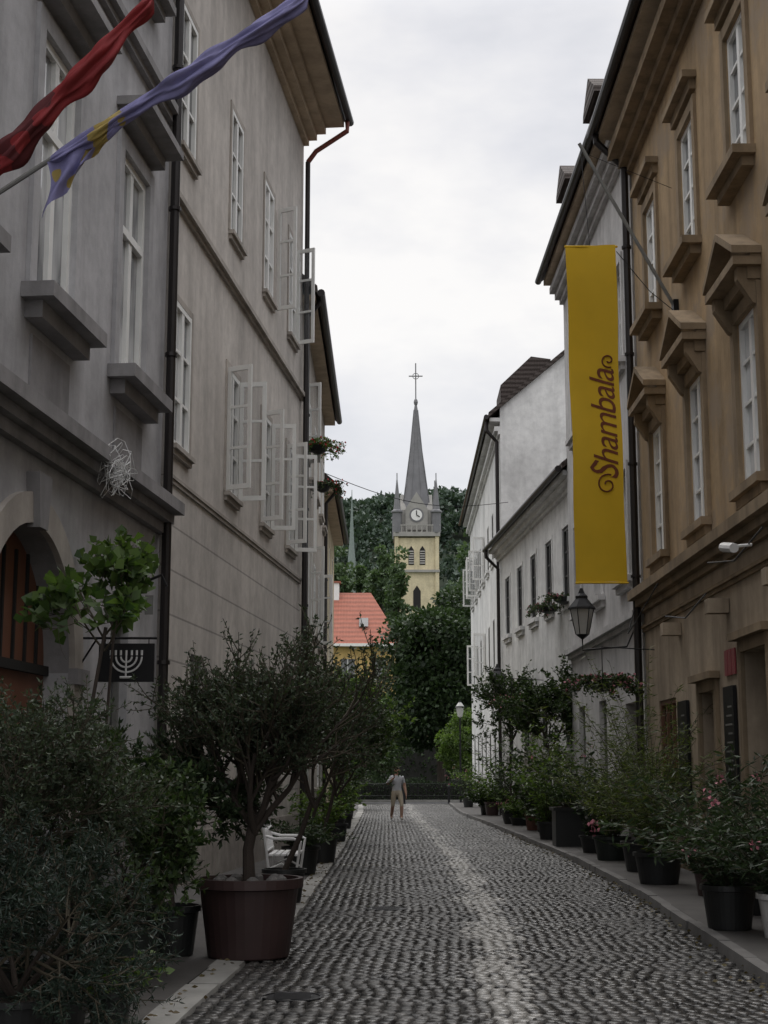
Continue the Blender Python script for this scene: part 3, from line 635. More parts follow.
for i,(yy,h,lm,sp) in enumerate(((29.0,1.9,lOle,.5),(34.6,2.5,lBright,.4),(35.3,.9,lBay,1.0),(38.9,1.3,lOle,.9),(40.0,2.9,lBay,.35),(43.6,1.0,lBright,1.0),(46.9,2.8,lOle,.4),(47.8,1.2,lBay,1.0),(53.5,1.9,lBright,.7),(54.3,1.0,lBay,1.0),(66,1.7,lTree,.7))):
    xx=min(rR(yy)+rp.uniform(.40,.85),4.3); pr=rp.uniform(.18,.36)
    stem_plant('potted_shrub',xx,yy,z,44,h,sp,.13,rp.choice([.03,.05,.07]),36,lm,70+i,.3,(pr,rp.uniform(.22,.5),rp.choice([mPotB,mPotT,mPotC,mPotB])),t0=.02,flower=mPink if i%5==0 else None)
bush_tree('climbing_shrub',4.1,37.6,z,1.7,1.1,lBay,91,per=16,depth=3,kids=5,ll=.10,lw=.05,r=.03,potspec=(.3,.4,mPotB),stems=5,spread=.9)
bush_tree('climbing_shrub',3.75,44.8,z,2.1,1.0,lBay,92,per=16,depth=3,kids=5,ll=.11,lw=.05,r=.03,potspec=(.3,.4,mPotB),stems=5,spread=.9)
for i,yy in enumerate((30.5,40,47.5,52)):
    stem_plant('potted_shrub',-1.25,yy,.036,34,1.2+.3*(i%2),.6,.13,.05,28,lBay if i%2 else lBright,110+i,.3,(.24,.35,mPotB),t0=.05)
# trees
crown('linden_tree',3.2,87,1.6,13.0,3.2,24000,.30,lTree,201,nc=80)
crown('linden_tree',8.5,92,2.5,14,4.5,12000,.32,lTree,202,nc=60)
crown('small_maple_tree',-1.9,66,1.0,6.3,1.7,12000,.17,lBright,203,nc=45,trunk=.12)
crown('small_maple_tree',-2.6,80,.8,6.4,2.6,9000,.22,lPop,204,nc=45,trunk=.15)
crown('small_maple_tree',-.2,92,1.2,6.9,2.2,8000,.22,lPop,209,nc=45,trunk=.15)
crown('small_ash_tree',4.1,78.2,.6,5.0,1.3,7000,.15,lBright,205,nc=35,trunk=.1)
crown('linden_tree',-11,95,2.5,12,4,10000,.32,lTree,206,nc=60)
crown('linden_tree',16,96,2.5,15,5,10000,.34,lTree,207,nc=60)
for i,(px,py,h,w) in enumerate(((-5.8,200,35,2.6),(-3.2,208,33,2.0),(-.4,203,36,2.3),(1.9,196,33,2.0),(-9,200,36,3),(12.2,205,38,3.4),(16,200,36,3.5),(9.4,190,27,3),(4.2,180,22,3))):
    crown('poplar_tree',px,py,5,h,w,6000,.55,lPop if i<7 else lTree,220+i,nc=60,shape='poplar',trunk=.4)
def hedge(name,x0,x1,y0,y1,h,lm,n,seed,ls=.10):
    rg=np.random.default_rng(seed); P=rg.uniform([x0,y0,.05],[x1,y1,h],(n,3)); P[:,2]*=1+.12*np.sin(P[:,0]*1.3)+.06*np.sin(P[:,0]*4)
    e=empty(name); leaves('foliage',P,rg.normal(0,1,(n,3)),ls,ls*.7,lm,e); m=MB(); m.box(x0+.1,x1-.1,y0+.15,y1-.15,.02,h*.78,mDark); m.obj('dark_core',e)  # solid dark box fills the hedge behind the leaves
hedge('hedge',-8,9,84.4,85.3,1.15,lTree,16000,5)
hedge('tall_hedge',-14,14,104,106,4.2,lTree,16000,6,.25)
m=MB()
for k in range(40): m.tube([(-8+k*.45,83.8,.1),(-8+k*.45,83.8,.95)],.015,mIron,5)
m.tube([(-8,83.8,.95),(9.6,83.8,.95)],.025,mIron,6); m.tube([(-8,83.8,.3),(9.6,83.8,.3)],.02,mIron,6); m.obj('iron_railing')
for x_,y_ in ((-1.2,74.5),(3.2,75.2),(1.0,75.4)):
    m=MB(); m.lathe([(.09,0),(.09,.05),(.06,.08),(.055,.8),(.075,.83),(.07,.9),(.03,.96)],x_,y_,0,mIron,14); m.obj('street_bollard')
m=MB(); m.tube([(-1.8+6.0*t,45+5*t,10.6-.5*math.sin(math.pi*t)) for t in np.linspace(0,1,14)],.012,mIron,4); m.obj('overhead_wire')
# hill
hx=np.linspace(-400,400,60); hy=np.linspace(235,620,40)
def hz(x,y):
    t=np.clip((y-235)/170,0,1); return (t*t*(3-2*t))*(67+2.5*np.sin(x*.03+1)+1.5*np.sin(x*.09))*(1-.2*np.clip((np.abs(x)-120)/280,0,1))
X,Y=np.meshgrid(hx,hy); V=np.stack([X,Y,hz(X,Y)-.1],-1).reshape(-1,3); nx=60
F=np.array([(j*nx+i,j*nx+i+1,(j+1)*nx+i+1,(j+1)*nx+i) for j in range(39) for i in range(59)])
quads_np('castle_hill',V,None,plain('hill_ground',(.025,.038,.02),.95,scale=.05),None,None,True,F)
rg=np.random.default_rng(77); nt_=1150
tx=rg.uniform(-110,110,nt_); ty=rg.uniform(258,420,nt_); tx[:450]=rg.uniform(-28,34,450)
tz=hz(tx,ty); R_=rg.uniform(2.2,3.7,nt_); per=120
k=np.repeat(np.arange(nt_),per); dirs=unit(rg.normal(0,1,(nt_*per,3))); dirs[:,2]=np.abs(dirs[:,2])*1.2-.25
sub=unit(rg.normal(0,1,(nt_,6,3)))*.55; sub[:,:,2]=np.abs(sub[:,:,2])
P=np.stack([tx,ty,tz+R_*.9],-1)[k]+sub[k,rg.integers(0,6,len(k))]*R_[k][:,None]+dirs*(R_[k]*.55*rg.uniform(.6,1.05,len(k)))[:,None]
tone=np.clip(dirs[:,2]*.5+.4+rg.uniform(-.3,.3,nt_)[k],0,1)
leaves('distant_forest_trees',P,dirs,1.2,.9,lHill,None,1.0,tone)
m=MB(); m.lathe([(.7,0),(.7,33),(.45,36),(.12,43),(.05,46)],-5.7,262,5,plain('copper_spire',(.20,.25,.23),.7),8); m.obj('distant_chapel_spire')
# ------------------------------------------------------------------ red roof building
e=empty('red_roofed_building'); m=MB(); x0,x1,y0,y1=-24,1.0,131,143; H=12.6
m.box(x0,x1,y0,y1,0,H,mYel); m.obj('walls',e)
m=MB(); m.add([(x0-.6,y0-.6,H),(x1+.6,y0-.6,H),(x1+.6,y1+.6,H),(x0-.6,y1+.6,H),(x0+5,(y0+y1)/2,H+5.2),(x1-2.2,(y0+y1)/2,H+5.2)],[(0,1,5,4),(1,2,5),(2,3,4,5),(3,0,4),(0,3,2,1)],mRoofR); m.obj('roof',e)
m=MB(); m.box(x0-.7,x1+.7,y0-.75,y0-.62,H-.25,H-.0,mFrame); 
for i in range(9):
    for zz in (2,6.2,9.6):
        xx=x0+1.6+i*2.75; m.box(xx-.6,xx+.6,y0-.04,y0-.01,zz,zz+1.7,mG1); m.box(xx-.75,xx+.75,y0-.1,y0-.042,zz-.15,zz-.02,mFrame); m.box(xx-.03,xx+.03,y0-.07,y0-.042,zz,zz+1.7,mFrame)
for xx in (-1.8,-5,-9): m.add([(xx-.4,y0+1.2,H+1.66),(xx+.4,y0+1.2,H+1.66),(xx+.4,y0+2.3,H+2.53),(xx-.4,y0+2.3,H+2.53)],[(0,1,2,3)],mG3)
m.obj('windows_and_gutter',e); m=MB(); m.box(-4.9,-4.1,136,137,H+2,H+6.0,mFrame); m.box(-5.05,-3.95,135.9,137.1,H+6.0,H+6.15,mRoofR); m.obj('chimney',e)
# ------------------------------------------------------------------ church
e=empty('church_tower'); cx_,cy_=5.25,241; w=3.25
m=MB(); m.box(cx_-w,cx_+w,cy_-w,cy_+w,0,38.6,mCream)
for k in (-1,1):
    for j in (-1,1): m.box(cx_+k*w-.3,cx_+k*w+.3,cy_+j*w-.3,cy_+j*w+.3,0,38.8,mCream)
m.obj('tower_walls',e)
m=MB()
m.box(cx_-w-.5,cx_+w+.5,cy_-w-.5,cy_+w+.5,38.8,39.5,mChG); m.box(cx_-w-.4,cx_+w+.4,cy_-w-.4,cy_+w+.4,33.0,33.4,mChG)
for k in range(-4,5): m.tube([(cx_+k*.82,cy_-w-.35,39.5),(cx_+k*.82,cy_-w-.35,40.5)],.13,mChG,6); m.tube([(cx_-w-.35,cy_+k*.82,39.5),(cx_-w-.35,cy_+k*.82,40.5)],.13,mChG,6)
m.box(cx_-w-.5,cx_+w+.5,cy_-w-.45,cy_-w-.2,40.5,40.7,mChG)
m.box(cx_-2.3,cx_+2.3,cy_-2.3,cy_+2.3,39.5,43.2,mChG)
for ang in range(4):
    M=Matrix.Rotation(ang*math.pi/2,3,'Z')
    def T(p): q=M@Vector(p); return (cx_+q.x,cy_+q.y,p[2])
    m.add([T(p) for p in ((-1.8,-2.6,40),(1.8,-2.6,40),(1.8,-2.6,43.4),(0,-2.6,46.2),(-1.8,-2.6,43.4),(-1.8,-1.0,40),(1.8,-1.0,40),(1.8,-1.0,43.4),(0,-1.0,46.2),(-1.8,-1.0,43.4))],[(0,1,2,3,4),(2,7,8,3),(4,3,8,9),(1,6,7,2),(0,4,9,5)],mChG)
    ring=[T((1.15*math.cos(t),-2.68,42.4+1.15*math.sin(t))) for t in np.linspace(0,2*math.pi,24,endpoint=False)]
    m.add(ring,[tuple(range(24))],mSlate); ring=[T((.9*math.cos(t),-2.72,42.4+.9*math.sin(t))) for t in np.linspace(0,2*math.pi,24,endpoint=False)]; m.add(ring,[tuple(range(24))],mFrame)
    m.tube([T((0,-2.78,42.4)),T((0,-2.78,43.15))],.07,mIron); m.tube([T((0,-2.78,42.4)),T((.5,-2.78,42.1))],.08,mIron)
    for sx_ in (-.9,.9):
        m.add([T((sx_+dx,-3.28,z_)) for dx,z_ in ((-.45,34.2),(.45,34.2),(.45,36.6),(0,37.3),(-.45,36.6))],[(0,1,2,3,4)],mDark)
        for q in range(6): z_=34.4+q*.38; m.add([T((sx_-.4,-3.36,z_)),T((sx_+.4,-3.36,z_)),T((sx_+.4,-3.30,z_+.2)),T((sx_-.4,-3.30,z_+.2))],[(0,1,2,3)],mChG)
    m.add([T((dx,-3.28,z_)) for dx,z_ in ((-.6,27),(.6,27),(.6,30),(0,30.9),(-.6,30))],[(0,1,2,3,4)],mDark)
m.obj('belfry_stage',e)
m=MB()
for k in (-1,1):
    for j in (-1,1):
        px,py=cx_+k*(w-.1),cy_+j*(w-.1); m.lathe([(.75,39.4),(.75,42.6),(.95,42.7),(.95,42.95),(.6,43.2),(.08,48.2),(.08,49.2)],px,py,0,mSlate,8)
m.lathe([(2.7,43.0),(2.35,44.2),(1.75,48),(1.05,53.5),(.35,60.4),(.18,61.4)],cx_,cy_,0,mSlate,8,rot=math.pi/8)
for k in range(8):
    a=k*math.pi/4+math.pi/8; m.tube([(cx_+2.38*math.cos(a),cy_+2.38*math.sin(a),44.2),(cx_+1.07*math.cos(a),cy_+1.07*math.sin(a),53.5),(cx_+.36*math.cos(a),cy_+.36*math.sin(a),60.4)],.08,mSlate,4)
m.lathe([(.1,61),(.28,61.4),(.36,61.75),(.28,62.1),(.1,62.4)],cx_,cy_,0,mSlate,12)
m.obj('spire',e); m=MB()
m.tube([(cx_,cy_,62.2),(cx_,cy_,68.4)],.10,mSlate,6); m.tube([(cx_-1.15,cy_,66.2),(cx_+1.15,cy_,66.2)],.10,mSlate,6)
m.tube([(cx_+.5*math.cos(t),cy_,66.2+.5*math.sin(t)) for t in np.linspace(0,2*math.pi,13)],.06,mSlate,5)
m.obj('cross',e)
m=MB(); m.box(cx_-7,cx_+7,cy_+3.5,cy_+30,0,17,mCream); m.add([(cx_-7.6,cy_+3.5,17),(cx_+7.6,cy_+3.5,17),(cx_,cy_+3.5,24),(cx_-7.6,cy_+30,17),(cx_+7.6,cy_+30,17),(cx_,cy_+30,24)],[(0,1,2),(3,5,4),(0,2,5,3),(1,4,5,2)],mRoofR); m.obj('nave',e)
# ------------------------------------------------------------------ banner
def ripple(x,z): return .045*math.sin(z*1.7+.4)+.04*math.sin((x-3.2)*5+z*.8)
mBan=plain('yellow_banner_cloth',(.68,.43,.015),.8,var=.18,scale=1.5)
mTxt=plain('brown_ink',(.16,.04,.012),.8)
e=empty('hanging_banner'); nx_,nz_=16,90; bx0,bx1,bz0,bz1,by_=2.94,3.74,4.5,9.97,23.2
def edge(x,z): return x+.05*((9.97-z)/5.4)+.008*math.sin(z*3)
vs=[]
for j in range(nz_+1):
    zz=bz0+(bz1-bz0)*j/nz_
    for i in range(nx_+1):
        xx=bx0+(bx1-bx0)*i/nx_; vs.append((edge(xx,zz),by_+ripple(xx,zz),zz+.02*math.sin(xx*4)))
F=np.array([(j*(nx_+1)+i,j*(nx_+1)+i+1,(j+1)*(nx_+1)+i+1,(j+1)*(nx_+1)+i) for j in range(nz_) for i in range(nx_)])
quads_np('cloth',np.array(vs),None,mBan,e,None,True,F)
cu=bpy.data.curves.new('t','FONT'); cu.body='Shambala'; cu.size=.50; cu.shear=.3; cu.space_character=.9; cu.resolution_u=4
to=bpy.data.objects.new('tmp',cu); COL.objects.link(to); dg=bpy.context.evaluated_depsgraph_get(); me=bpy.data.meshes.new_from_object(to.evaluated_get(dg)); bpy.data.objects.remove(to)
bm=bmesh.new(); bm.from_mesh(me); bmesh.ops.triangulate(bm,faces=bm.faces[:]); 
bmesh.ops.subdivide_edges(bm,edges=[ed for ed in bm.edges if ed.calc_length()>.12],cuts=2); 
wx=max(v.co.x for v in bm.verts)
for v in bm.verts:
    tx_,ty_=v.co.x,v.co.y; zz=6.12+tx_*(1.85/wx); xx=3.66-ty_*(1.15 if tx_/wx>.13 else 1.35)
    v.co=(edge(xx,zz),by_+ripple(xx,zz)-.008,zz)
bm.to_mesh(me); bm.free(); me.materials.clear(); me.materials.append(mTxt); link(bpy.data.objects.new('lettering',me),e)
m=MB()
def swirl(c,r0,turns,dirn,st):
    pts=[]
    for k in range(28):
        t=k/27; a=st+dirn*turns*2*math.pi*t; r=r0*(1-.8*t); x=c[0]+r*math.cos(a); z=c[1]+r*math.sin(a); pts.append((edge(x,z),by_+ripple(x,z)-.012,z))
    return pts
m.tube(swirl((3.48,6.05),.17,1.3,1,1.2),.013,mTxt,5); m.tube(swirl((3.58,8.1),.12,1.2,-1,-1.2),.013,mTxt,5)
m.obj('ornament',e)
m=MB(); m.tube([(2.92,by_,9.98),(3.78,by_,9.98)],.02,mBan,8); m.tube([(2.98,by_,4.5),(3.81,by_,4.5)],.015,mBan,8)
m.tube([(4.72,23.3,8.95),(3.2,23.2,11.75)],.03,mFrameD,8); m.tube([(3.22,23.2,11.65),(3.33,23.2,9.99)],.006,mIron,4); m.tube([(3.24,23.2,11.6),(4.7,23.25,11.0)],.005,mIron,4)
m.box(4.66,4.74,23.2,23.4,8.8,9.1,mIron); m.tube([(4.72,23.3,8.9),(4.3,23.28,9.25),(3.76,23.2,9.9)],.008,mIron,4); m.obj('pole_and_cords',e)
# ------------------------------------------------------------------ furled flags
def flag(name,p0,p1,t0,t1,r,mat,tail,seed):
    e=empty(name); p0,p1=Vector(p0),Vector(p1); m=MB(); m.tube([p0,p1],.022,mFrameD,8); m.lathe([(.01,-.05),(.045,0),(.01,.06)],p1.x,p1.y,p1.z,mGutR,10)
    m.tube([p0,p0+(p1-p0)*.06],.04,mIron,8); m.obj('pole',e)
    d=(p1-p0); u=d.normalized(); s_=u.cross(Vector((0,1,0))).normalized(); w_=u.cross(s_); vs=[];n=36;K=60
    for i in range(K+1):
        t=i/K; q=p0+d*(t0+(t1-t0)*t); env=(.35+.65*math.sin(math.pi*min(1,.15+.8*(1-t))))*r*(1+.2*math.sin(t*17+seed)+.1*math.sin(t*41)) 
        if t<.02 or t>.985: env*=.4
        q=q+Vector((0,0,-1))*env*.7
        for k in range(n):
            a=2*math.pi*k/n; rr=env*(1+.30*math.sin(4*a+t*9+seed)+.22*math.sin(7*a-t*14)+.1*math.sin(11*a+t*30)) 
            vs.append(tuple(q+(s_*math.cos(a)*.8+w_*math.sin(a))*rr))
    F=[(i*n+k,i*n+(k+1)%n,(i+1)*n+(k+1)%n,(i+1)*n+k) for i in range(K) for k in range(n)]
    quads_np('furled_cloth',np.array(vs),None,mat,e,None,True,np.array(F))
    if tail:
        q0=p0+d*t0+Vector((.02,0,0)); vs=[];W=24;Hh=20
        for j in range(Hh+1):
            for i in range(W+1):
                a=i/W; b=j/Hh; vs.append((q0.x+tail[0]*a*(1-.25*b)+.03*math.sin(b*5),q0.y+.055*math.sin(a*19+b*3)*(.4+b)-.02,q0.z+d.z/d.x*tail[0]*a-b*tail[1]*(1-.75*a)))
        F=[(j*(W+1)+i,j*(W+1)+i+1,(j+1)*(W+1)+i+1,(j+1)*(W+1)+i) for j in range(Hh) for i in range(W)]
        quads_np('hanging_fold',np.array(vs),None,mat,e,None,True,np.array(F))
def flagmat(name,a,b_,lo,hi):
    m,t,b=nt(name); p=pos(t); sx=N(t,'ShaderNodeSeparateXYZ'); t.links.new(p,sx.inputs[0])
    w_=mth(t,'ADD',sx.outputs['X'],mth(t,'MULTIPLY',mth(t,'SUBTRACT',noise(t,p,3,1),.5),1.1))
    f=mth(t,'MULTIPLY',mth(t,'GREATER_THAN',w_,lo),mth(t,'LESS_THAN',w_,hi))
    cc=mixc(t,f,a,b_); cc=mixc(t,.4,cc,mixc(t,1,cc,ramp(t,noise(t,p,9),[(.3,.5),(.6,1)]),'MULTIPLY')); t.links.new(cc,b.inputs['Base Color']); b.inputs['Roughness'].default_value=.75; return m
flag('red_flag',(-4.0,10.3,4.60),(-1.45,10.2,7.5),.3,.9,.085,flagmat('red_flag_cloth',(.26,.022,.026),(.10,.012,.016),-2.7,-2.45),(.5,.34),2)
flag('lavender_flag',(-3.85,11.9,5.93),(-.55,11.7,8.12),.31,.97,.08,flagmat('lavender_flag_cloth',(.24,.23,.44),(.40,.30,.09),-2.55,-2.25),(1.0,.5),5)
# ------------------------------------------------------------------ menorah sign
e=empty('hanging_menorah_sign'); sx_,sy_,sz_=-2.825,16.5,2.78; m=MB(); m.box(sx_-.305,sx_+.305,sy_-.02,sy_+.02,sz_-.21,sz_+.21,mSignB); m.obj('board',e)
m=MB(); yb=sy_-.026
for r in (.06,.115,.17): m.tube([(sx_+r*math.cos(t),yb,sz_+.065+r*math.sin(t)) for t in np.linspace(math.pi,2*math.pi,16)],.011,mWhite,5)
m.tube([(sx_,yb,sz_-.155),(sx_,yb,sz_+.085)],.011,mWhite,5); m.tube([(sx_-.065,yb,sz_-.16),(sx_+.065,yb,sz_-.16)],.014,mWhite,5)
for k in range(-3,4):
    r=[0,.06,.115,.17][abs(k)]*(1 if k>0 else -1); m.tube([(sx_+r,yb,sz_+.08),(sx_+r,yb,sz_+.135)],.013,mWhite,5)
m.obj('menorah',e)
m=MB(); m.tube([(-3.38,sy_,sz_+.27),(sx_+.33,sy_,sz_+.27)],.014,mIron); m.tube([(-3.38,sy_,sz_-.1),(-3.16,sy_,sz_+.26)],.012,mIron)
for k in (-.24,.24): m.tube([(sx_+k,sy_,sz_+.27),(sx_+k,sy_,sz_+.20)],.007,mIron,4)
m.obj('bracket',e)
m=MB(); rg_=random.Random(9); q=Vector((-3.02,16.6,4.95)); pts=[]
for k in range(130): pts.append((q.x+.1*rg_.gauss(0,1),q.y+.22*rg_.gauss(0,1),q.z+.17*rg_.gauss(0,1)))
sm=[]
for i in range(len(pts)-1):
    a_,b_=Vector(pts[i]),Vector(pts[i+1]); sm+= [tuple(a_.lerp(b_,.25)),tuple(a_.lerp(b_,.75))]
m.tube(sm,.004,mWhite,4); m.obj('wire_wreath')
# ------------------------------------------------------------------ bench
e=empty('white_garden_bench'); bx_,by0,by1=-1.60,21.0,22.2; z0=.036; m=MB()
for k in range(5): m.box(bx_+.02+k*.085,bx_+.085+k*.085,by0,by1,z0+.43,z0+.455,mWhite)
m.obj('seat',e); m=MB()
for yy in (by0+.03,by1-.03):
    m.tube([(bx_+.44,yy,z0),(bx_+.40,yy,z0+.2),(bx_+.43,yy,z0+.43),(bx_+.46,yy,z0+.62),(bx_+.36,yy,z0+.66),(bx_+.1,yy,z0+.66),(bx_-.04,yy,z0+.7)],.02,mWhite,6); m.tube([(bx_-.08,yy,z0),(bx_+.02,yy,z0+.25),(bx_,yy,z0+.43),(bx_-.06,yy,z0+.85)],.02,mWhite,6)
    m.tube([(bx_,yy,z0+.25),(bx_+.2,yy,z0+.33),(bx_+.41,yy,z0+.22)],.014,mWhite,5)
m.obj('legs_and_arms',e); m=MB()
m.tube([(bx_-.06,by0+(by1-by0)*t,z0+.85+.08*math.sin(math.pi*t)) for t in np.linspace(0,1,14)],.02,mWhite,6)
m.tube([(bx_-.0,by0,z0+.5),(bx_-.0,by1,z0+.5)],.015,mWhite,6)
for k in range(7):
    yc_=by0+.1+k*(by1-by0-.2)/6
    m.tube([(bx_-.03,yc_+.075*math.cos(t),z0+.68+.12*math.sin(t)) for t in np.linspace(0,2*math.pi,14)],.010,mWhite,5)
    m.tube([(bx_-.01,yc_-.05,z0+.5),(bx_-.035,yc_+.05,z0+.7),(bx_-.055,yc_-.04,z0+.88)],.008,mWhite,5)
m.obj('backrest',e)
e=empty('metal_garden_chair'); m=MB(); x,y=-2.3,9.55
m2=plain('brushed_steel',(.35,.35,.36),.35,.8)
m.tube([(x+.25,y,.036),(x+.22,y,.45),(x+.2,y-.02,.62),(x+.0,y-.1,.72)],.014,m2,8); m.tube([(x+.2,y+.42,.036),(x+.2,y+.4,.45),(x+.18,y+.38,.62),(x+0,y+.3,.72)],.014,m2,8)
m.tube([(x-.2,y,.036),(x-.18,y,.45),(x-.28,y-.02,.9)],.014,m2,8); m.tube([(x-.2,y+.4,.036),(x-.18,y+.4,.45),(x-.28,y+.4,.9)],.014,m2,8)
for k in range(5): m.box(x-.2+k*.085,x-.13+k*.085,y-.01,y+.41,.44,.46,m2)
for k in range(4): m.box(x-.27,x-.25,y,y+.4,.56+k*.09,.61+k*.09,m2)
m.obj('frame_and_slats',e)
# ------------------------------------------------------------------ lanterns
mGlow=plain('lantern_frosted_glass',(.5,.5,.48),.3,var=.1)
def lantern(x,y,z,wx,scale=1):
    e=empty('wall_lantern'); m=MB(); s=scale
    m.lathe([(.02,-.34*s),(.07*s,-.30*s),(.10*s,-.27*s)],x,y,z,mIron,6)
    m.lathe([(.095*s,-.27*s),(.17*s,.1*s)],x,y,z,mGlow,6); 
    for k in range(6):
        a=2*math.pi*k/6; m.tube([(x+.098*s*math.cos(a),y+.098*s*math.sin(a),z-.27*s),(x+.175*s*math.cos(a),y+.175*s*math.sin(a),z+.1*s)],.010,mIron,4)
    m.lathe([(.21*s,.1*s),(.2*s,.13*s),(.09*s,.26*s),(.09*s,.30*s),(.05*s,.34*s),(.02*s,.42*s)],x,y,z,mIron,6); m.obj('lantern_body',e)
    m=MB(); m.tube([(wx,y,z-.1*s),(wx-.2*(1 if wx>0 else -1),y,z-.45*s),(x,y,z-.5*s),(x,y,z-.32*s)],.018,mIron,6); m.tube([(wx,y,z-.6*s),(wx,y,z+.1)],.03,mIron,6); m.obj('bracket',e)
lantern(3.68,27.8,4.45,4.7,1.25); lantern(3.35,44.5,4.2,4.35,1.3)
def basket(name,x,y,z,seed,fl=mPink,r=.22,n=60,wx=None,lm=None):
    e=empty(name); m=MB(); m.lathe([(.05,-.18),(r*.7,-.12),(r,0),(r*.9,.0)],x,y,z,mPotB,14)
    if wx: m.tube([(wx,y,z+.55),(x,y,z+.6),(x,y,z)],.012,mIron,5)
    m.obj('bowl_and_bracket',e); rg=random.Random(seed); LP=[];LD=[];FP=[];m=MB()
    for k in range(n):
        a=rg.uniform(0,6.28); p=Vector((x+r*.6*math.cos(a),y+r*.6*math.sin(a),z)); d=Vector((math.cos(a),math.sin(a),rg.uniform(.2,1.3))).normalized(); pts=[p.copy()]
        for i in range(5): d=(d+Vector((0,0,-.32))).normalized(); p=p+d*rg.uniform(.07,.13); pts.append(p.copy())
        m.tube(pts,.004,mTwig,4,False)
        for j in range(24): t=rg.random()*5; i=min(4,int(t)); q=pts[i].lerp(pts[i+1],t-i); LP.append(tuple(q)); LD.append((rg.gauss(0,1),rg.gauss(0,1),rg.gauss(0,.6)))
        for j in range(1): q=pts[rg.randint(1,5)]; FP.append(tuple(q+Vector((rg.gauss(0,.02),rg.gauss(0,.02),.02))))
    m.obj('stems',e); leaves('leaves',LP,LD,.06,.04,lm or lBay,e); leaves('flowers',FP*3,np.ones((len(FP)*3,3)),.05,.05,fl,e)
basket('hanging_flower_basket',3.8,26.2,3.15,1,wx=4.72,n=110,r=.34); basket('hanging_flower_basket',3.6,42.5,3.6,2,wx=4.5,n=60,r=.28)
basket('window_flower_box',4.35,39.6,5.9,3,n=50,r=.3); basket('window_flower_box',4.6,38.2,6.0,4,n=50,r=.3)
basket('window_flower_box',-1.50,33.4,8.9,5,fl=mRed,n=80,r=.25,lm=lBright); basket('window_flower_box',-1.5,36,8.5,6,fl=mRed,n=50,r=.22)
m=MB(); m.tube([(3.85,76.6,0),(3.85,76.6,4.3)],[.06,.04],mIron,8); m.lathe([(.03,4.3),(.12,4.35),(.2,4.8),(.25,4.82),(.05,5.1)],3.85,76.6,0,mGlow,6); m.lathe([(.26,4.82),(.12,4.98),(.03,5.15)],3.85,76.6,0,mIron,6); m.obj('street_lamp')
m=MB(); m.add([(-2.55,9.9,.036),(-2.1,9.75,.036),(-2.12,9.95,.95),(-2.53,10.08,.95)],[(0,1,2,3)],mFrameD); m.add([(-2.55,10.35,.036),(-2.1,10.2,.036),(-2.12,9.97,.95),(-2.53,10.10,.95)],[(0,1,2,3)],mFrameD); m.obj('a_frame_sign_board')
# ------------------------------------------------------------------ person
def skin_obj(name,verts,edges,rad,parent,mat,sub=2):
    me=bpy.data.meshes.new(name); me.from_pydata(verts,edges,[]); o=bpy.data.objects.new(name,me); link(o)
    o.modifiers.new('s','SKIN')
    for i,r in enumerate(rad): me.skin_vertices[0].data[i].radius=r
    me.skin_vertices[0].data[0].use_root=True
    o.modifiers.new('u','SUBSURF').levels=sub; o.modifiers['u'].render_levels=sub
    bpy.context.view_layer.update(); dg=bpy.context.evaluated_depsgraph_get(); m2_=bpy.data.meshes.new_from_object(o.evaluated_get(dg)); bpy.data.objects.remove(o)
    m2_.materials.clear()
    for mm in mat: m2_.materials.append(mm)
    for p in m2_.polygons: p.use_smooth=True
    o=bpy.data.objects.new(name,m2_); link(o,parent); return o
mSkin=plain('skin',(.45,.27,.20),.6,var=.1); mShirt=plain('light_grey_shirt',(.46,.47,.50),.85); mShort=plain('khaki_shorts',(.46,.40,.31),.85); mHair=plain('brown_hair',(.045,.03,.02),.7); mShoe=plain('pale_shoes',(.45,.43,.4),.7)
e=empty('walking_person')
V=[(0,0,.93),(0,0,1.08),(0,-.01,1.25),(0,-.01,1.38),(0,-.01,1.47),(0,-.02,1.53),
 (.10,0,.88),(.13,-.14,.50),(.13,-.10,.10),(.13,-.24,.045),
 (-.10,0,.88),(-.13,.02,.49),(-.13,.24,.15),(-.13,.19,.045),
 (.18,0,1.39),(.26,.03,1.12),(.29,-.06,.88),(.29,-.09,.80),
 (-.18,0,1.39),(-.34,-.03,1.18),(-.20,-.22,1.33),(-.14,-.27,1.40)]
E=[(0,1),(1,2),(2,3),(3,4),(4,5),(0,6),(6,7),(7,8),(8,9),(0,10),(10,11),(11,12),(12,13),(3,14),(14,15),(15,16),(16,17),(3,18),(18,19),(19,20),(20,21)]
Rr=[(.16,.12),(.15,.11),(.18,.12),(.17,.11),(.055,.055),(.05,.05),(.11,.11),(.065,.065),(.045,.048),(.04,.03),(.11,.11),(.065,.065),(.045,.048),(.04,.03),(.075,.075),(.055,.055),(.036,.036),(.034,.02),(.075,.075),(.055,.055),(.036,.036),(.034,.02)]
o=skin_obj('body',V,E,Rr,e,[mSkin,mShirt,mShort,mShoe])
for p in o.data.polygons:
    c=p.center; ax=abs(c.x)
    if c.z<.11: p.material_index=3
    elif c.z<.46: p.material_index=0
    elif c.z<.98 and ax<.23: p.material_index=2
    elif c.z>1.46: p.material_index=0
    elif ax>.2 and c.z<1.22 or c.y<-.16: p.material_index=0
    else: p.material_index=1
m=MB(); nseg=18; vs=[];fs=[]; Hc=Vector((0,-.03,1.615))
for j in range(13):
    ph=math.pi*j/12
    for k in range(nseg):
        th_=2*math.pi*k/nseg; x=.076*math.sin(ph)*math.cos(th_); y=.096*math.sin(ph)*math.sin(th_); z_=.12*math.cos(ph)
        if z_<0: x*=1+.3*z_/.118; y*=1+.12*z_/.118
        if y<0 and abs(x)<.014 and -.03<z_<.01: y-=.02
        vs.append(tuple(Hc+Vector((x,y,z_))))
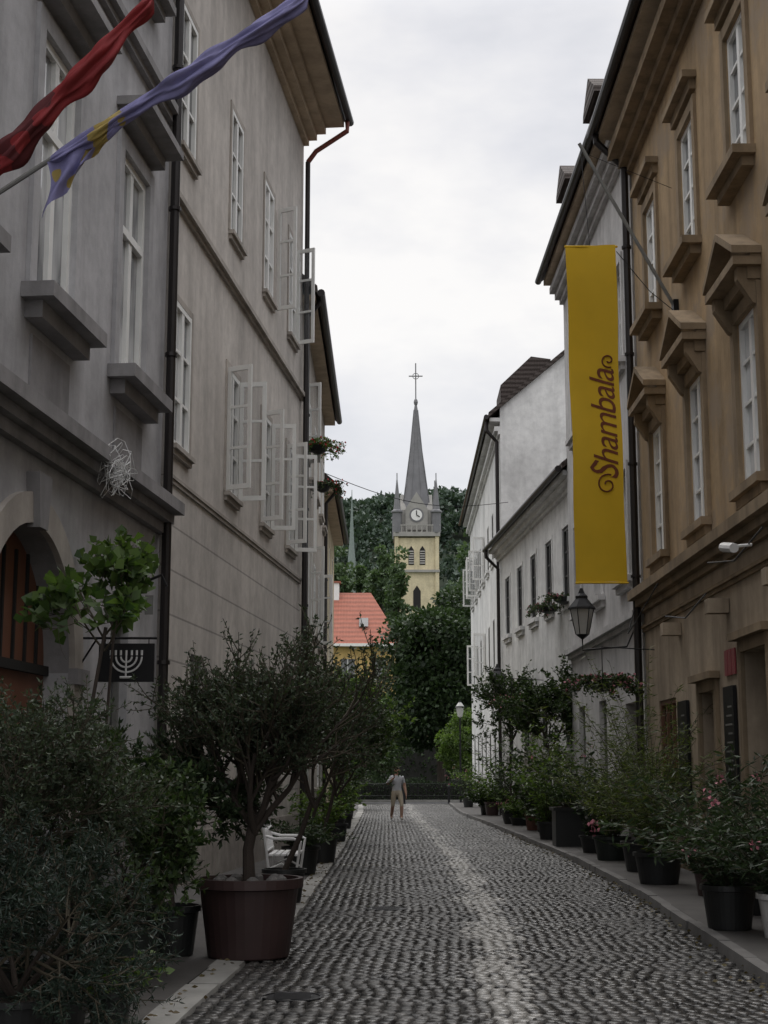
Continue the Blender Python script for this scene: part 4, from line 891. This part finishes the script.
for j in range(12):
    for k in range(nseg): fs.append((j*nseg+k,j*nseg+(k+1)%nseg,(j+1)*nseg+(k+1)%nseg,(j+1)*nseg+k))
m.add(vs,fs,mSkin)
for s_ in (-1,1): m.lathe([(.002,-.03),(.014,-.02),(.018,.005),(.012,.025),(.002,.03)],s_*.078,-.02,1.61,mSkin,8); m.lathe([(.002,-.007),(.009,0),(.002,.007)],s_*.028,-.115,1.625,mDark,8)
m.tube([(-.022,-.114,1.565),(0,-.12,1.562),(.022,-.114,1.565)],.005,plain('lips',(.3,.1,.09),.5),6); m.obj('head',e,True)
m=MB(); vs=[];fs=[]
for j in range(8):
    ph=math.pi*.62*j/7
    for k in range(nseg):
        th_=2*math.pi*k/nseg; pp=ph*(.62 if math.sin(th_)<-.3 else 1); vs.append(tuple(Hc+Vector((.085*math.sin(pp)*math.cos(th_),.105*math.sin(pp)*math.sin(th_)+.004,.128*math.cos(pp)))))
for j in range(7):
    for k in range(nseg): fs.append((j*nseg+k,j*nseg+(k+1)%nseg,(j+1)*nseg+(k+1)%nseg,(j+1)*nseg+k))
m.add(vs,fs,mHair); m.obj('hair',e,True)
m=MB()
for hx_,hy_,hz_,dz in ((.29,-.09,.80,-1),(-.14,-.27,1.40,1)):
    for k in range(4):
        l=[.07,.08,.075,.058][k]; o_=(k-1.5)*.02
        m.tube([(hx_,hy_+o_,hz_+dz*.01),(hx_+.004,hy_+o_*1.1-.005,hz_+dz*(.03+l*.5)),(hx_-.008,hy_+o_*1.1-.018,hz_+dz*(.03+l))],[.0095,.009,.007],mSkin,6)
    m.tube([(hx_,hy_-.025,hz_-dz*.02),(hx_-.01,hy_-.052,hz_+dz*.01),(hx_-.016,hy_-.06,hz_+dz*.04)],[.011,.01,.008],mSkin,6)
m.box(-.175,-.155,-.32,-.25,1.42,1.56,mSignB); m.obj('fingers_and_phone',e,True)
e.location=(.42,49.8,.03); e.rotation_euler=(0,0,math.radians(12))
# ------------------------------------------------------------------ world, sun, camera
w=bpy.data.worlds.new('World'); sc.world=w; w.use_nodes=True; t=w.node_tree; t.nodes.clear()
out=N(t,'ShaderNodeOutputWorld'); sky=N(t,'ShaderNodeTexSky'); sky.sky_type='NISHITA'; sky.sun_disc=False
SE,SR=math.radians(60),math.radians(-8); sky.sun_elevation=SE; sky.sun_rotation=SR
b1=N(t,'ShaderNodeBackground'); t.links.new(sky.outputs[0],b1.inputs[0]); b1.inputs[1].default_value=.015
tc=N(t,'ShaderNodeTexCoord'); mp=N(t,'ShaderNodeMapping'); mp.inputs['Scale'].default_value=(1,1,2.2); t.links.new(tc.outputs['Generated'],mp.inputs['Vector'])
n=noise(t,mp.outputs['Vector'],2.4,6,.55); c=ramp(t,n,[(.38,(.60,.61,.64)),(.5,(.78,.77,.78)),(.62,(.97,.94,.90))])
sp=N(t,'ShaderNodeSeparateXYZ'); t.links.new(tc.outputs['Generated'],sp.inputs[0])
mr=N(t,'ShaderNodeMapRange'); t.links.new(sp.outputs['Z'],mr.inputs['Value']); mr.inputs['From Min'].default_value=.47; mr.inputs['From Max'].default_value=.95; mr.inputs['To Min'].default_value=1; mr.inputs['To Max'].default_value=3.5
b2=N(t,'ShaderNodeBackground'); t.links.new(c,b2.inputs[0]); t.links.new(mth(t,'MULTIPLY',mr.outputs[0],.95),b2.inputs[1])
ad=N(t,'ShaderNodeAddShader'); t.links.new(b1.outputs[0],ad.inputs[0]); t.links.new(b2.outputs[0],ad.inputs[1]); t.links.new(ad.outputs[0],out.inputs['Surface'])
sl=bpy.data.lights.new('sun','SUN'); sl.energy=.8; sl.angle=math.radians(30); sl.color=(1,.96,.9); so=bpy.data.objects.new('sun',sl); link(so)
sd=Vector((math.sin(SR)*math.cos(SE),math.cos(SR)*math.cos(SE),math.sin(SE))); so.rotation_euler=sd.to_track_quat('Z','Y').to_euler(); so.location=(0,0,50)
cam=bpy.data.cameras.new('camera'); co=bpy.data.objects.new('camera',cam); link(co); co.location=(0,0,1.6); co.rotation_euler=(math.radians(90+9.83),0,0)
cam.sensor_fit='VERTICAL'; cam.sensor_height=36; cam.lens=36*1500/1024; cam.clip_end=3000; cam.clip_start=.1; sc.camera=co
sc.view_settings.view_transform='Standard'; sc.view_settings.look='None'; sc.view_settings.exposure=0
